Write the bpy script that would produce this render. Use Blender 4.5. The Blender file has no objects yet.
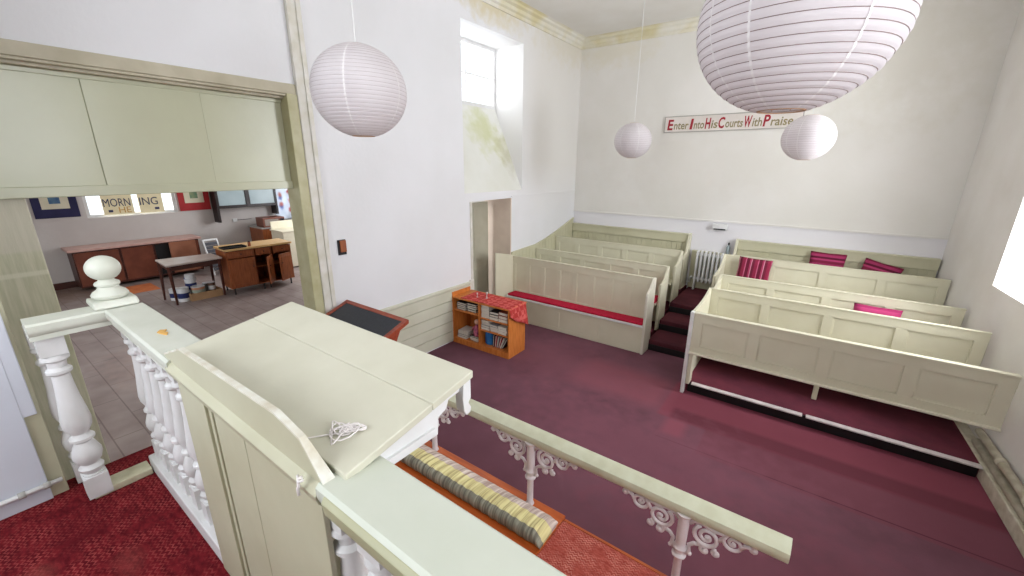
import bpy, bmesh, math, random
from mathutils import Vector, Matrix
random.seed(7)
SC = bpy.context.scene; COL = SC.collection
# ------------------------------------------------------------------ camera, sky, light, exposure
cam_d = bpy.data.cameras.new('camera'); cam = bpy.data.objects.new('camera', cam_d); COL.objects.link(cam)
RT = Vector((0.8077925, 0.5894149, 0.0078309)); DN = Vector((0.1743905, -0.2262697, -0.9583266)); FW = Vector((-0.5630801, 0.7754947, -0.2855674))
M = Matrix.Identity(4)
for i in range(3):
    M[i][0] = RT[i]; M[i][1] = -DN[i]; M[i][2] = -FW[i]
M[2][3] = 2.5
cam.matrix_world = M
cam_d.sensor_width = 36.0; cam_d.lens = 410.52 / 1024 * 36; cam_d.clip_start = 0.02; cam_d.clip_end = 100
SC.camera = cam
SC.view_settings.view_transform = 'Standard'; SC.view_settings.look = 'None'
SC.view_settings.gamma = 1; SC.view_settings.use_curve_mapping = False
SC.view_settings.exposure = 0.08
W = bpy.data.worlds.new('sky'); SC.world = W; W.use_nodes = True
bg = W.node_tree.nodes['Background']; bg.inputs[0].default_value = (0.86, 0.93, 1.0, 1); bg.inputs[1].default_value = 1.6
def area(name, loc, direction, sx, sy, power, col):
    d = bpy.data.lights.new(name, 'AREA'); d.shape = 'RECTANGLE'; d.size = sx; d.size_y = sy; d.energy = power; d.color = col
    o = bpy.data.objects.new(name, d); COL.objects.link(o); o.location = loc
    o.rotation_euler = Vector(direction).to_track_quat('-Z', 'Y').to_euler()
    return o
DAY = (0.93, 0.96, 1.0)
area('daylight_right_far', (2.12, 5.1, 2.85), (-1, 0, .15), 1.3, 2.5, 165, DAY)
area('daylight_right_near', (2.32, 1.05, 3.1), (-1, 0, .25), 1.4, 2.2, 100, DAY)
area('daylight_left_high', (-4.8, 5.0, 3.85), (1, 0.1, -.1), 1.3, 0.9, 16, DAY)
area('added_fill_behind', (-1.6, -2.0, 3.2), (0, 1, .35), 1.8, 2.2, 80, DAY)  # fill light added at the unseen window behind the camera
area('daylight_passage', (-5.1, 4.3, 2.3), (.2, .5, -1), .5, .5, 22, DAY)
area('daylight_other_room', (-12.5, 2.4, 2.05), (1, 0, -0.2), 1.3, 1.2, 30, DAY)
area('daylight_other_room_corner', (-12.5, 5.78, 1.7), (1, 0, 0), .5, 1.3, 12, DAY)
area('daylight_other_room_side', (-9.5, 6.45, 1.9), (0, -1, -0.1), 1.6, 1.2, 105, DAY)
area('daylight_other_room_near', (-7.5, -2.5, 2.0), (0, 1, -0.1), 1.8, 1.4, 120, DAY)

# ------------------------------------------------------------------ helpers
def srgb(r, g, b):
    f = lambda c: (c/255/12.92) if c/255 <= .04045 else ((c/255+.055)/1.055)**2.4
    return (f(r), f(g), f(b), 1)
MATS = {}
def mat(name, col, rough=.6, var=None, scale=6, bump=0, bscale=60, spec=.4, metal=0, detail=4, stretch=(1,1,1)):
    if name in MATS: return MATS[name]
    m = bpy.data.materials.new(name); m.use_nodes = True; nt = m.node_tree; b = nt.nodes['Principled BSDF']
    b.inputs['Roughness'].default_value = rough; b.inputs['Metallic'].default_value = metal
    b.inputs['Specular IOR Level'].default_value = spec
    c1 = srgb(*col); c2 = srgb(*(var if var else [max(0, c-8) for c in col]))
    tc = nt.nodes.new('ShaderNodeTexCoord'); mp = nt.nodes.new('ShaderNodeMapping'); mp.inputs['Scale'].default_value = stretch
    nt.links.new(tc.outputs['Object'], mp.inputs[0])
    n = nt.nodes.new('ShaderNodeTexNoise'); n.inputs['Scale'].default_value = scale; n.inputs['Detail'].default_value = detail
    nt.links.new(mp.outputs[0], n.inputs['Vector'])
    r = nt.nodes.new('ShaderNodeValToRGB'); r.color_ramp.elements[0].position = .35; r.color_ramp.elements[1].position = .65
    r.color_ramp.elements[0].color = c2; r.color_ramp.elements[1].color = c1
    nt.links.new(n.outputs['Fac'], r.inputs[0]); nt.links.new(r.outputs[0], b.inputs['Base Color'])
    if bump:
        n2 = nt.nodes.new('ShaderNodeTexNoise'); n2.inputs['Scale'].default_value = bscale; n2.inputs['Detail'].default_value = 5
        nt.links.new(mp.outputs[0], n2.inputs['Vector'])
        bp = nt.nodes.new('ShaderNodeBump'); bp.inputs['Strength'].default_value = bump; bp.inputs['Distance'].default_value = .01
        nt.links.new(n2.outputs['Fac'], bp.inputs['Height']); nt.links.new(bp.outputs[0], b.inputs['Normal'])
    MATS[name] = m; return m
def last_color(m):  # socket feeding base colour
    b = m.node_tree.nodes['Principled BSDF']; return b, b.inputs['Base Color'].links[0].from_socket
def add_spots(m, spots, space='Object'):
    """spots: (centre, radii, colour, amount) soft stains on a surface, broken up by noise"""
    nt = m.node_tree; tc = nt.nodes.new('ShaderNodeTexCoord')
    for c, rad, col, amt in spots:
        b, src = last_color(m)
        mp = nt.nodes.new('ShaderNodeMapping'); mp.vector_type = 'POINT'
        mp.inputs['Scale'].default_value = [1/r for r in rad]; mp.inputs['Location'].default_value = [-c[i]/rad[i] for i in range(3)]
        nt.links.new(tc.outputs['Object'], mp.inputs[0])
        ln = nt.nodes.new('ShaderNodeVectorMath'); ln.operation = 'LENGTH'; nt.links.new(mp.outputs[0], ln.inputs[0])
        n = nt.nodes.new('ShaderNodeTexNoise'); n.inputs['Scale'].default_value = 7; n.inputs['Detail'].default_value = 5
        nt.links.new(tc.outputs['Object'], n.inputs['Vector'])
        ad = nt.nodes.new('ShaderNodeMath'); ad.operation = 'MULTIPLY_ADD'; ad.inputs[1].default_value = 1.6; nt.links.new(n.outputs['Fac'], ad.inputs[0]); nt.links.new(ln.outputs['Value'], ad.inputs[2])
        mr = nt.nodes.new('ShaderNodeMapRange'); mr.inputs[1].default_value = 1.1; mr.inputs[2].default_value = 1.9; mr.inputs[3].default_value = amt; mr.inputs[4].default_value = 0
        nt.links.new(ad.outputs[0], mr.inputs[0])
        mx = nt.nodes.new('ShaderNodeMix'); mx.data_type = 'RGBA'; nt.links.new(mr.outputs[0], mx.inputs[0])
        nt.links.new(src, mx.inputs[6]); mx.inputs[7].default_value = srgb(*col)
        nt.links.new(mx.outputs[2], b.inputs['Base Color'])
def zone(m, axis, lo, hi, col, amt=1.0, soft=.01, axis2=None, lo2=0, hi2=0):
    """paint a band lo..hi (and lo2..hi2) of the surface another colour (world-sized object coords)"""
    nt = m.node_tree; b, src = last_color(m); tc = nt.nodes.new('ShaderNodeTexCoord'); sp = nt.nodes.new('ShaderNodeSeparateXYZ')
    nt.links.new(tc.outputs['Object'], sp.inputs[0])
    def band(ax, l, h):
        a = nt.nodes.new('ShaderNodeMapRange'); a.inputs[1].default_value = l-soft; a.inputs[2].default_value = l+soft; nt.links.new(sp.outputs[ax], a.inputs[0])
        c = nt.nodes.new('ShaderNodeMapRange'); c.inputs[1].default_value = h-soft; c.inputs[2].default_value = h+soft; c.inputs[3].default_value = 1; c.inputs[4].default_value = 0; nt.links.new(sp.outputs[ax], c.inputs[0])
        q = nt.nodes.new('ShaderNodeMath'); q.operation = 'MULTIPLY'; nt.links.new(a.outputs[0], q.inputs[0]); nt.links.new(c.outputs[0], q.inputs[1]); return q
    q = band(axis, lo, hi)
    if axis2 is not None:
        q2 = band(axis2, lo2, hi2); q3 = nt.nodes.new('ShaderNodeMath'); q3.operation = 'MULTIPLY'; nt.links.new(q.outputs[0], q3.inputs[0]); nt.links.new(q2.outputs[0], q3.inputs[1]); q = q3
    k = nt.nodes.new('ShaderNodeMath'); k.operation = 'MULTIPLY'; k.inputs[1].default_value = amt; nt.links.new(q.outputs[0], k.inputs[0])
    mx = nt.nodes.new('ShaderNodeMix'); mx.data_type = 'RGBA'; nt.links.new(k.outputs[0], mx.inputs[0]); nt.links.new(src, mx.inputs[6]); mx.inputs[7].default_value = srgb(*col)
    nt.links.new(mx.outputs[2], b.inputs['Base Color'])

class MB:
    def __init__(s): s.bm = bmesh.new(); s.mi = 0
    def _f(s, vs):
        try:
            f = s.bm.faces.new(vs); f.material_index = s.mi; return f
        except ValueError: return None
    def box(s, x0, x1, y0, y1, z0, z1):
        v = [s.bm.verts.new((x, y, z)) for z in (z0, z1) for y in (y0, y1) for x in (x0, x1)]
        for q in ((0,2,3,1),(4,5,7,6),(0,1,5,4),(2,6,7,3),(0,4,6,2),(1,3,7,5)): s._f([v[i] for i in q])
        return s
    def obox(s, mtx, sx, sy, sz):
        v = [s.bm.verts.new(mtx @ Vector((x, y, z))) for z in (-sz/2, sz/2) for y in (-sy/2, sy/2) for x in (-sx/2, sx/2)]
        for q in ((0,2,3,1),(4,5,7,6),(0,1,5,4),(2,6,7,3),(0,4,6,2),(1,3,7,5)): s._f([v[i] for i in q])
        return s
    def prism(s, pts, a, b, axis):
        """extrude polygon pts along axis 0/1/2 from a to b; pts are the other two coordinates in order"""
        def mk(p, t):
            return {0: (t, p[0], p[1]), 1: (p[0], t, p[1]), 2: (p[0], p[1], t)}[axis]
        A = [s.bm.verts.new(mk(p, a)) for p in pts]; B = [s.bm.verts.new(mk(p, b)) for p in pts]; n = len(pts)
        s._f(A[::-1]); s._f(B)
        for i in range(n): s._f([A[i], A[(i+1) % n], B[(i+1) % n], B[i]])
        return s
    def hexa(s, low, high):
        A = [s.bm.verts.new(p) for p in low]; B = [s.bm.verts.new(p) for p in high]; n = len(A)
        s._f(A[::-1]); s._f(B)
        for i in range(n): s._f([A[i], A[(i+1) % n], B[(i+1) % n], B[i]])
        return s
    def lathe(s, prof, c=(0,0), n=24, cap=True):
        rings = []
        for r, z in prof: rings.append([s.bm.verts.new((c[0]+r*math.cos(2*math.pi*k/n), c[1]+r*math.sin(2*math.pi*k/n), z)) for k in range(n)])
        for a, b in zip(rings, rings[1:]):
            for k in range(n): s._f([a[k], a[(k+1) % n], b[(k+1) % n], b[k]])
        if cap: s._f(rings[0][::-1]); s._f(rings[-1])
        return s
    def tube(s, pts, r, n=8, cap=True):
        pts = [Vector(p) for p in pts]; rr = r if isinstance(r, (list, tuple)) else [r]*len(pts); rings = []
        up = None
        for i, p in enumerate(pts):
            t = (pts[min(i+1, len(pts)-1)]-pts[max(i-1, 0)])
            if t.length < 1e-9: t = Vector((0,0,1))
            t.normalize()
            if up is None:
                up = Vector((0,0,1)) if abs(t.z) < .9 else Vector((1,0,0))
            a = t.cross(up)
            if a.length < 1e-6: a = t.cross(Vector((0,1,0)))
            a.normalize(); b = t.cross(a); b.normalize(); up = -b if False else a.cross(t)
            rings.append([s.bm.verts.new(p+(a*math.cos(2*math.pi*k/n)+b*math.sin(2*math.pi*k/n))*rr[i]) for k in range(n)])
        for a, b in zip(rings, rings[1:]):
            for k in range(n): s._f([a[k], a[(k+1) % n], b[(k+1) % n], b[k]])
        if cap: s._f(rings[0][::-1]); s._f(rings[-1])
        return s
    def ball(s, c, r, n=10):
        prof = [(max(1e-4, r*math.sin(math.pi*i/n)), c[2]-r*math.cos(math.pi*i/n)) for i in range(n+1)]
        return s.lathe(prof, (c[0], c[1]), 2*n)
    def build(s, name, mats, parent=None, smooth=False, bevel=0, loc=None, seg=2):
        bmesh.ops.remove_doubles(s.bm, verts=s.bm.verts, dist=1e-6)
        bmesh.ops.recalc_face_normals(s.bm, faces=s.bm.faces)
        me = bpy.data.meshes.new(name); s.bm.to_mesh(me); s.bm.free()
        for m in (mats if isinstance(mats, (list, tuple)) else [mats]): me.materials.append(m)
        if smooth:
            for p in me.polygons: p.use_smooth = True
        o = bpy.data.objects.new(name, me); COL.objects.link(o)
        if bevel:
            bv = o.modifiers.new('bevel', 'BEVEL'); bv.width = bevel; bv.segments = seg; bv.limit_method = 'ANGLE'
        if smooth == 'auto':
            me.set_sharp_from_angle(angle=math.radians(38))
        if parent: o.parent = parent
        if loc: o.location = loc
        return o
def tag(o, label=None, cat=None, group=None, kind=None):
    if label: o['label'] = label
    if cat: o['category'] = cat
    if group: o['group'] = group
    if kind: o['kind'] = kind
    return o
def thing(name, label, cat, loc=(0,0,0), rz=0, group=None):
    o = bpy.data.objects.new(name, None); o.empty_display_size = .1; COL.objects.link(o); o.location = loc; o.rotation_euler = (0,0,rz)
    return tag(o, label, cat, group)
def struct(name, mb, m, **k):
    return tag(mb.build(name, m, **k), kind='structure')
def dup(root, loc=None, rz=None, label=None, group=None):
    r = root.copy(); COL.objects.link(r)
    if loc is not None: r.location = loc
    if rz is not None: r.rotation_euler = (0,0,rz)
    if label: r['label'] = label
    if group: r['group'] = group
    for ch in root.children:
        c = ch.copy(); COL.objects.link(c); c.parent = r
        for g in ch.children:
            d = g.copy(); COL.objects.link(d); d.parent = c
    return r

# ------------------------------------------------------------------ materials
PEW = mat('cream_pew_paint', (216, 212, 189), .42, (210, 205, 181), 3, .05, 40)
PEWD = mat('sage_pew_paint', (202, 198, 170), .45, (194, 190, 160), 3, .05, 40)
DESK = mat('pale_green_gloss_paint', (210, 208, 190), .35, (203, 201, 182), 5, .06, 30)
PANEL = mat('pulpit_panel_paint', (192, 190, 164), .4, (184, 181, 154), 4, .05, 30)
WHITE = mat('white_gloss_paint', (228, 228, 228), .35, (216, 216, 214), 6, .05, 40)
GREENW = mat('greenish_white_paint', (212, 214, 203), .35, (204, 207, 194), 8, .06, 40)
FASC = mat('fascia_gloss_paint', (196, 197, 170), .24, (190, 191, 163), 2, .08, 14, spec=.4)
JAMB = mat('jamb_olive_paint', (190, 186, 150), .4, (176, 170, 130), 7, .06, 40)
TRIMW = mat('trim_cream_paint', (222, 219, 212), .45, (208, 204, 190), 8)
LWALL = mat('left_wall_plaster', (232, 232, 235), .75, (227, 227, 229), 1.2, .12, 25)
BWALL = mat('back_wall_plaster', (229, 226, 221), .75, (222, 219, 212), 1.1, .15, 22)
RWALL = mat('right_wall_plaster', (234, 230, 226), .7, (226, 221, 215), 1.6, .2, 14)
CEIL = mat('ceiling_paint', (232, 230, 225), .8, (226, 223, 216), 1.5)
CORN = mat('cornice_plaster', (226, 223, 212), .6, (212, 202, 160), 2.2, .1, 30)
CARP = mat('maroon_carpet', (120, 80, 92), .95, (103, 68, 79), 1.4, .25, 220, spec=.1, detail=8)
STEPC = mat('step_carpet', (98, 50, 58), .95, (80, 42, 50), 3, .25, 220, spec=.1, detail=8)
ORANGE = mat('orange_varnished_wood', (196, 98, 42), .3, (172, 78, 30), 5, .04, 30, stretch=(1,8,8))
BOOKW = mat('pine_shelf_veneer', (214, 132, 66), .35, (196, 112, 48), 6, stretch=(6,6,1))
REDW = mat('mahogany_frame', (160, 72, 46), .35, (136, 56, 36), 8, stretch=(1,6,6))
DARKW = mat('dark_brown_wood', (84, 44, 34), .4, (62, 32, 26), 6, stretch=(6,1,6))
MIDW = mat('brown_cupboard_wood', (158, 88, 48), .35, (130, 68, 36), 6, stretch=(6,6,1))
PINEW = mat('light_pine_worktop', (226, 186, 130), .4, (210, 166, 108), 5, stretch=(6,1,1))
BLACK = mat('black_paint', (24, 22, 24), .5, (18, 17, 18))
SLATE = mat('dark_leatherette', (44, 48, 56), .5, (38, 41, 48), 30, .15, 200)
REDF = mat('crimson_seat_fabric', (190, 38, 66), .85, (174, 30, 56), 20, .1, 200, spec=.15)
IRON = mat('white_painted_iron', (226, 218, 220), .35, (212, 202, 204), 12)
PIPE = mat('cream_pipe_paint', (214, 208, 190), .45, (190, 182, 160), 14, .1, 40)
PAPER = mat('book_pages', (226, 220, 208), .8, (206, 198, 184), 60, stretch=(1,1,12))
STRING = mat('white_cotton_string', (238, 232, 230), .9, (225, 218, 216), 40)
CREAMBOX = mat('cream_enamel', (226, 218, 196), .5, (216, 208, 184), 5)
OWALL = mat('other_room_wall', (200, 194, 190), .8, (190, 182, 178), 1.2, .3, 12)
add_spots(LWALL, [((-4, 7.2, 4.5), (.6, 1.2, .35), (206, 190, 130), .55), ((-4, 5.0, 4.55), (.6, .9, .22), (205, 188, 128), .6)])
zone(LWALL, 1, 5.76, 9, (224, 220, 212), .7, .5, 2, 2.05, 9)
add_spots(BWALL, [((-3.4, 7.65, 4.45), (.9, .6, .3), (216, 208, 180), .4), ((0.6, 7.65, 3.9), (1.1, .6, 1.0), (208, 203, 188), .4), ((-2.0, 7.65, 2.6), (1.6, .6, .8), (218, 213, 205), .4)])
zone(BWALL, 2, -1, 1.62, (230, 228, 232), .95, .01)
# carpet: a re-laid brighter strip in front of the right pews and a darker mat strip on it
zone(CARP, 1, 3.98, 4.8, (136, 66, 80), .75, .02, 0, -.98, 1.7)
zone(CARP, 1, 3.55, 3.99, (120, 66, 78), .6, .01, 0, -.5, 1.7)
zone(CARP, 1, 4.05, 4.75, (148, 86, 98), .7, .12, 0, -2.1, -.98)
zone(CARP, 1, 3.99, 4.2, (98, 52, 62), .75, .03, 0, -.85, 1.7)
zone(CARP, 1, 3.59, 3.602, (84, 46, 56), .8, .003, 0, -.88, 1.7)
zone(CARP, 1, 3.68, 3.97, (166, 84, 98), .45, .04, 0, -.86, -.66)
add_spots(CARP, [((-.9, 3.3, 0), (1.6, .8, 1), (138, 86, 100), .5), ((-2.4, 4.4, 0), (1.3, .8, 1), (134, 84, 96), .5), ((0.3, 2.6, 0), (1.4, .7, 1), (120, 70, 82), .5)])
# patterned red carpet on the pulpit and dais
def patterned(name, c1, c2, c3):
    m = mat(name, c1, .95, c2, 26, .3, 160, spec=.08, detail=6, stretch=(1, 2.2, 1)); nt = m.node_tree; b, src = last_color(m)
    tc = nt.nodes.new('ShaderNodeTexCoord'); sp = nt.nodes.new('ShaderNodeSeparateXYZ'); nt.links.new(tc.outputs['Object'], sp.inputs[0])
    def mth(op, a, b_=None, v=None):
        q = nt.nodes.new('ShaderNodeMath'); q.operation = op; nt.links.new(a, q.inputs[0])
        if b_ is not None: nt.links.new(b_, q.inputs[1])
        if v is not None: q.inputs[1].default_value = v
        return q.outputs[0]
    wn = nt.nodes.new('ShaderNodeTexNoise'); wn.inputs['Scale'].default_value = 22; nt.links.new(tc.outputs['Object'], wn.inputs['Vector']); wv = mth('MULTIPLY', wn.outputs['Fac'], v=.03)
    px = mth('PINGPONG', sp.outputs[0], v=.013)
    zz = mth('ADD', px, sp.outputs[1]); zz = mth('ADD', zz, wv); st = mth('PINGPONG', zz, v=.0095); g = mth('GREATER_THAN', st, v=.0062)
    n = nt.nodes.new('ShaderNodeTexNoise'); n.inputs['Scale'].default_value = 12; nt.links.new(tc.outputs['Object'], n.inputs['Vector'])
    n.inputs['Detail'].default_value = 6; ns = mth('SUBTRACT', n.outputs['Fac'], v=.38); ns = mth('MULTIPLY', ns, v=2.2); nm = nt.nodes.new('ShaderNodeClamp'); nt.links.new(ns, nm.inputs[0]); g2 = mth('MULTIPLY', g, nm.outputs[0])
    mx = nt.nodes.new('ShaderNodeMix'); mx.data_type = 'RGBA'; nt.links.new(g2, mx.inputs[0]); nt.links.new(src, mx.inputs[6]); mx.inputs[7].default_value = srgb(*c3)
    nt.links.new(mx.outputs[2], b.inputs['Base Color']); return m
PCARP = patterned('red_patterned_carpet', (118, 32, 38), (84, 18, 26), (170, 78, 74))
add_spots(PCARP, [((-2.2, -.1, .95), (.09, .07, .5), (150, 84, 74), .3), ((-2.0, .12, .95), (.12, .05, .5), (142, 70, 64), .3), ((-2.35, .05, .95), (.2, .12, .5), (86, 18, 26), .5), ((-1.8, -.1, .95), (.25, .12, .5), (90, 20, 28), .5)])
DCARP_LIT = patterned('dais_carpet_lit_tone', (184, 92, 80), (152, 62, 54), (228, 160, 144))  # same carpet as the pulpit, with brighter light put into its colours
# other room floor: worn vinyl tiles
OFLR = mat('other_room_vinyl', (158, 144, 140), .45, (138, 122, 118), 3, .05, 40)
def brick_over(m, col, scale, w, h, amt, mortar=.02):
    nt = m.node_tree; b, src = last_color(m); tc = nt.nodes.new('ShaderNodeTexCoord'); br = nt.nodes.new('ShaderNodeTexBrick')
    br.inputs['Scale'].default_value = scale; br.inputs['Brick Width'].default_value = w; br.inputs['Row Height'].default_value = h; br.inputs['Mortar Size'].default_value = mortar
    br.inputs['Color1'].default_value = (1,1,1,1); br.inputs['Color2'].default_value = (.9,.9,.9,1); br.inputs['Mortar'].default_value = srgb(*col)
    nt.links.new(tc.outputs['Object'], br.inputs['Vector'])
    mx = nt.nodes.new('ShaderNodeMix'); mx.data_type = 'RGBA'; mx.blend_type = 'MULTIPLY'; mx.inputs[0].default_value = amt
    nt.links.new(src, mx.inputs[6]); nt.links.new(br.outputs['Color'], mx.inputs[7]); nt.links.new(mx.outputs[2], b.inputs['Base Color'])
brick_over(OFLR, (190, 180, 180), 1, .9, .23, .8, .006)
add_spots(OFLR, [((-11.6, .8, 0), (.8, 1.0, 1), (112, 84, 66), .8), ((-6.5, 1.2, 0), (1.2, .5, 1), (176, 150, 140), .5)])

# ------------------------------------------------------------------ room shell
def wall_grid(mb, fixed, a0, a1, z0, z1, holes, th, axis, sgn):
    """solid wall slab with rectangular holes; fixed = inner face, extends th in direction sgn; axis 0: plane x=fixed"""
    As = sorted({a0, a1, *[h[0] for h in holes], *[h[1] for h in holes]}); Zs = sorted({z0, z1, *[h[2] for h in holes], *[h[3] for h in holes]})
    f0, f1 = sorted((fixed, fixed+sgn*th))
    for i in range(len(As)-1):
        for j in range(len(Zs)-1):
            ca, cz = (As[i]+As[i+1])/2, (Zs[j]+Zs[j+1])/2
            if any(h[0] < ca < h[1] and h[2] < cz < h[3] for h in holes): continue
            if axis == 0: mb.box(f0, f1, As[i], As[i+1], Zs[j], Zs[j+1])
            else: mb.box(As[i], As[i+1], f0, f1, Zs[j], Zs[j+1])
    return mb
ZC = 4.72
struct('floor', MB().box(-4.0, 2.0, -1.6, 7.7, -.12, 0), CARP)
struct('ceiling', MB().box(-4.8, 2.6, -1.7, 8.1, ZC, ZC+.12), CEIL)
struct('wall_back', MB().box(-4.7, 2.2, 7.65, 7.95, -.1, ZC), BWALL)
# left wall: opening (y<2.13, z<3.15), doorway and window recess
mb = MB(); wall_grid(mb, -4.0, 4.2, 7.65, 0, ZC, [(4.5, 5.47, 0, 2.0), (4.36, 5.76, 2.12, 4.27)], .55, 0, -1); mb.box(-4.15, -4.0, 2.13, 4.2, 0, ZC)
mb.box(-4.2, -4.0, -1.6, 2.13, 3.15, ZC)
struct('wall_left', mb, LWALL)
# window recess: back, sloping sill
RECESS = mat('recess_plaster', (228, 228, 222), .7, (220, 220, 210), 1.5, .15, 22)
add_spots(RECESS, [((-4.5, 5.25, 3.0), (.5, .4, .42), (196, 200, 140), .65), ((-4.45, 5.6, 2.75), (.5, .3, .3), (196, 196, 150), .6), ((-4.2, 5.7, 2.6), (.5, .2, .4), (186, 182, 160), .5)])
mb = MB(); mb.prism([(4.36, 2.12), (5.76, 2.12), (5.76, 3.38), (4.36, 3.38)], -4.9, -4.55, 0)
mb.prism([(-4.55, 2.12), (-4.0, 2.12), (-4.55, 3.36)], 4.36, 5.76, 1)
struct('wall_recess', mb, RECESS)
# splayed linings of the recess so its sides are the same white plaster
mb = MB(); mb.box(-4.8, -4.55, 4.2, 5.95, 4.275, 4.4); mb.box(-4.8, -4.551, 5.76, 5.95, 3.3, 4.4); mb.box(-4.8, -4.551, 4.2, 4.36, 3.3, 4.4)
struct('wall_recess_head', mb, RECESS)
def glass():
    m = bpy.data.materials.new('window_glass'); m.use_nodes = True; nt = m.node_tree; nt.nodes.clear()
    o = nt.nodes.new('ShaderNodeOutputMaterial'); t = nt.nodes.new('ShaderNodeBsdfTransparent'); g = nt.nodes.new('ShaderNodeBsdfGlossy'); g.inputs['Roughness'].default_value = .02
    mx = nt.nodes.new('ShaderNodeMixShader'); mx.inputs[0].default_value = .06
    nt.links.new(t.outputs[0], mx.inputs[1]); nt.links.new(g.outputs[0], mx.inputs[2]); nt.links.new(mx.outputs[0], o.inputs[0]); return m
GLASS = glass()
def sash(name, plane, a0, a1, z0, z1, na, nz, m, th=.05, w=.05, bar=.022, parent=None, axis=0):
    o = thing(name, None, None); del_keys = None
    mb = MB(); wall_grid(mb, plane, a0, a1, z0, z1, [(a0+w, a1-w, z0+w, z1-w)], th, axis, 1)
    def bx(x0, x1, y0, y1, zz0, zz1):
        mb.box(*( (x0, x1, y0, y1) if axis == 0 else (y0, y1, x0, x1)), zz0, zz1)
    for i in range(1, na): c = a0+(a1-a0)*i/na; bx(plane+.01, plane+.035, c-bar/2, c+bar/2, z0+w, z1-w)
    for i in range(1, nz): c = z0+(z1-z0)*i/nz; bx(plane+.008, plane+.037, a0+w, a1-w, c-bar/2, c+bar/2)
    mb.build('window_frame', m, o)
    g = MB()
    if axis == 0: g.box(plane+.02, plane+.024, a0+w*.5, a1-w*.5, z0+w*.5, z1-w*.5)
    else: g.box(a0+w*.5, a1-w*.5, plane+.02, plane+.024, z0+w*.5, z1-w*.5)
    g.build('window_pane', GLASS, o); return o
def winstruct(*a, **k):
    o = sash(*a, **k); o['kind'] = 'structure'
    return o
winstruct('window_1', -4.60, 4.36, 5.76, 3.38, 4.27, 2, 2, WHITE)
# right wall, swung slightly so the room widens towards the camera
rw = bpy.data.objects.new('right_wall_axis', None)
A = math.atan(.04); RMAT = Matrix.Translation((1.47, 7.65, 0)) @ Matrix.Rotation(A, 4, 'Z')
mb = MB(); wall_grid(mb, 0, -9.3, .3, 0, ZC, [(-3.25, -1.73, 1.41, 4.2), (-7.35, -5.85, 1.9, 4.2)], .55, 0, 1)
o = struct('wall_right', mb, RWALL); o.matrix_world = RMAT
for i, (a0, a1, zz) in enumerate(((-3.25, -1.73, 1.41), (-7.35, -5.85, 1.9))):
    o = winstruct('window_%d' % (i+2), .42, a0, a1, zz, 4.2, 3, 5, WHITE); o.matrix_world = RMAT
# near wall; its unseen window is added to let light in behind the camera
mb = MB(); wall_grid(mb, -1.6, -4.2, 2.4, 0, ZC, [(-2.6, -.6, 2.0, 4.3)], .35, 1, -1)
struct('wall_near', mb, LWALL)
winstruct('window_4', -1.85, -2.6, -.6, 2.0, 4.3, 3, 4, WHITE, axis=1)
# cornice: stepped moulding
CP = [(0, 0), (0, -.16), (.02, -.16), (.025, -.12), (.05, -.10), (.06, -.06), (.10, -.04), (.11, -.015), (.15, 0)]
mb = MB(); mb.prism([(-4.0+p[0], ZC+p[1]) for p in CP], -1.6, 7.65, 1); struct('trim_1', mb, CORN)
mb = MB(); mb.prism([(7.65-p[0], ZC+p[1]) for p in CP], -4.0, 1.6, 0); struct('trim_2', mb, CORN)
# ledge line on the left wall, dado rail line on the back wall
struct('trim_3', MB().box(-4.0, -3.985, 5.47, 7.65, 2.015, 2.035), LWALL)
struct('trim_4', MB().box(-4.0, 1.5, 7.632, 7.65, 1.615, 1.645), BWALL)
# doorway lining + architrave
struct('trim_5', MB().box(-4.02, -3.975, 4.42, 4.5, 0, .86).box(-4.02, -3.985, 4.46, 4.5, .86, 2.0), TRIMW, bevel=.004)
REV = mat('pinkish_reveal_plaster', (238, 222, 206), .75, (224, 206, 190), 3, .1, 30)
struct('trim_6', MB().box(-4.55, -3.999, 5.455, 5.475, 0, 2.0), REV)
# the green door standing in the doorway
d = thing('door_1', None, None, (-4.42, 5.36, 0), math.radians(2)); d['kind'] = 'structure'
mb = MB(); mb.box(-.02, .02, -.84, 0, 0, 1.93)
for z0, z1 in ((.1, .85), (.98, 1.85)): mb.box(-.012, .026, -.76, -.46, z0, z1); mb.box(-.012, .026, -.38, -.08, z0, z1)
mb.build('door_leaf', mat('sage_door_paint', (188, 184, 166), .45, (178, 174, 154), 4), d, bevel=.004)
MB().tube([(.03, -.75, .98), (.07, -.75, .98), (.07, -.66, .98)], .008).build('door_handle', IRON, d, smooth=True)
# passage behind the door
struct('wall_passage', MB().box(-5.6, -5.5, 3.2, 6.2, 0, 2.4).box(-5.5, -4.55, 5.9, 6.0, 0, 2.4), mat('passage_plaster', (222, 218, 212), .8))
struct('ceiling_passage', MB().box(-5.6, -4.55, 3.2, 6.2, 2.4, 2.5), CEIL)
struct('floor_passage', MB().box(-5.6, -4.0, 3.2, 6.2, -.12, -.001), CARP)
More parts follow.
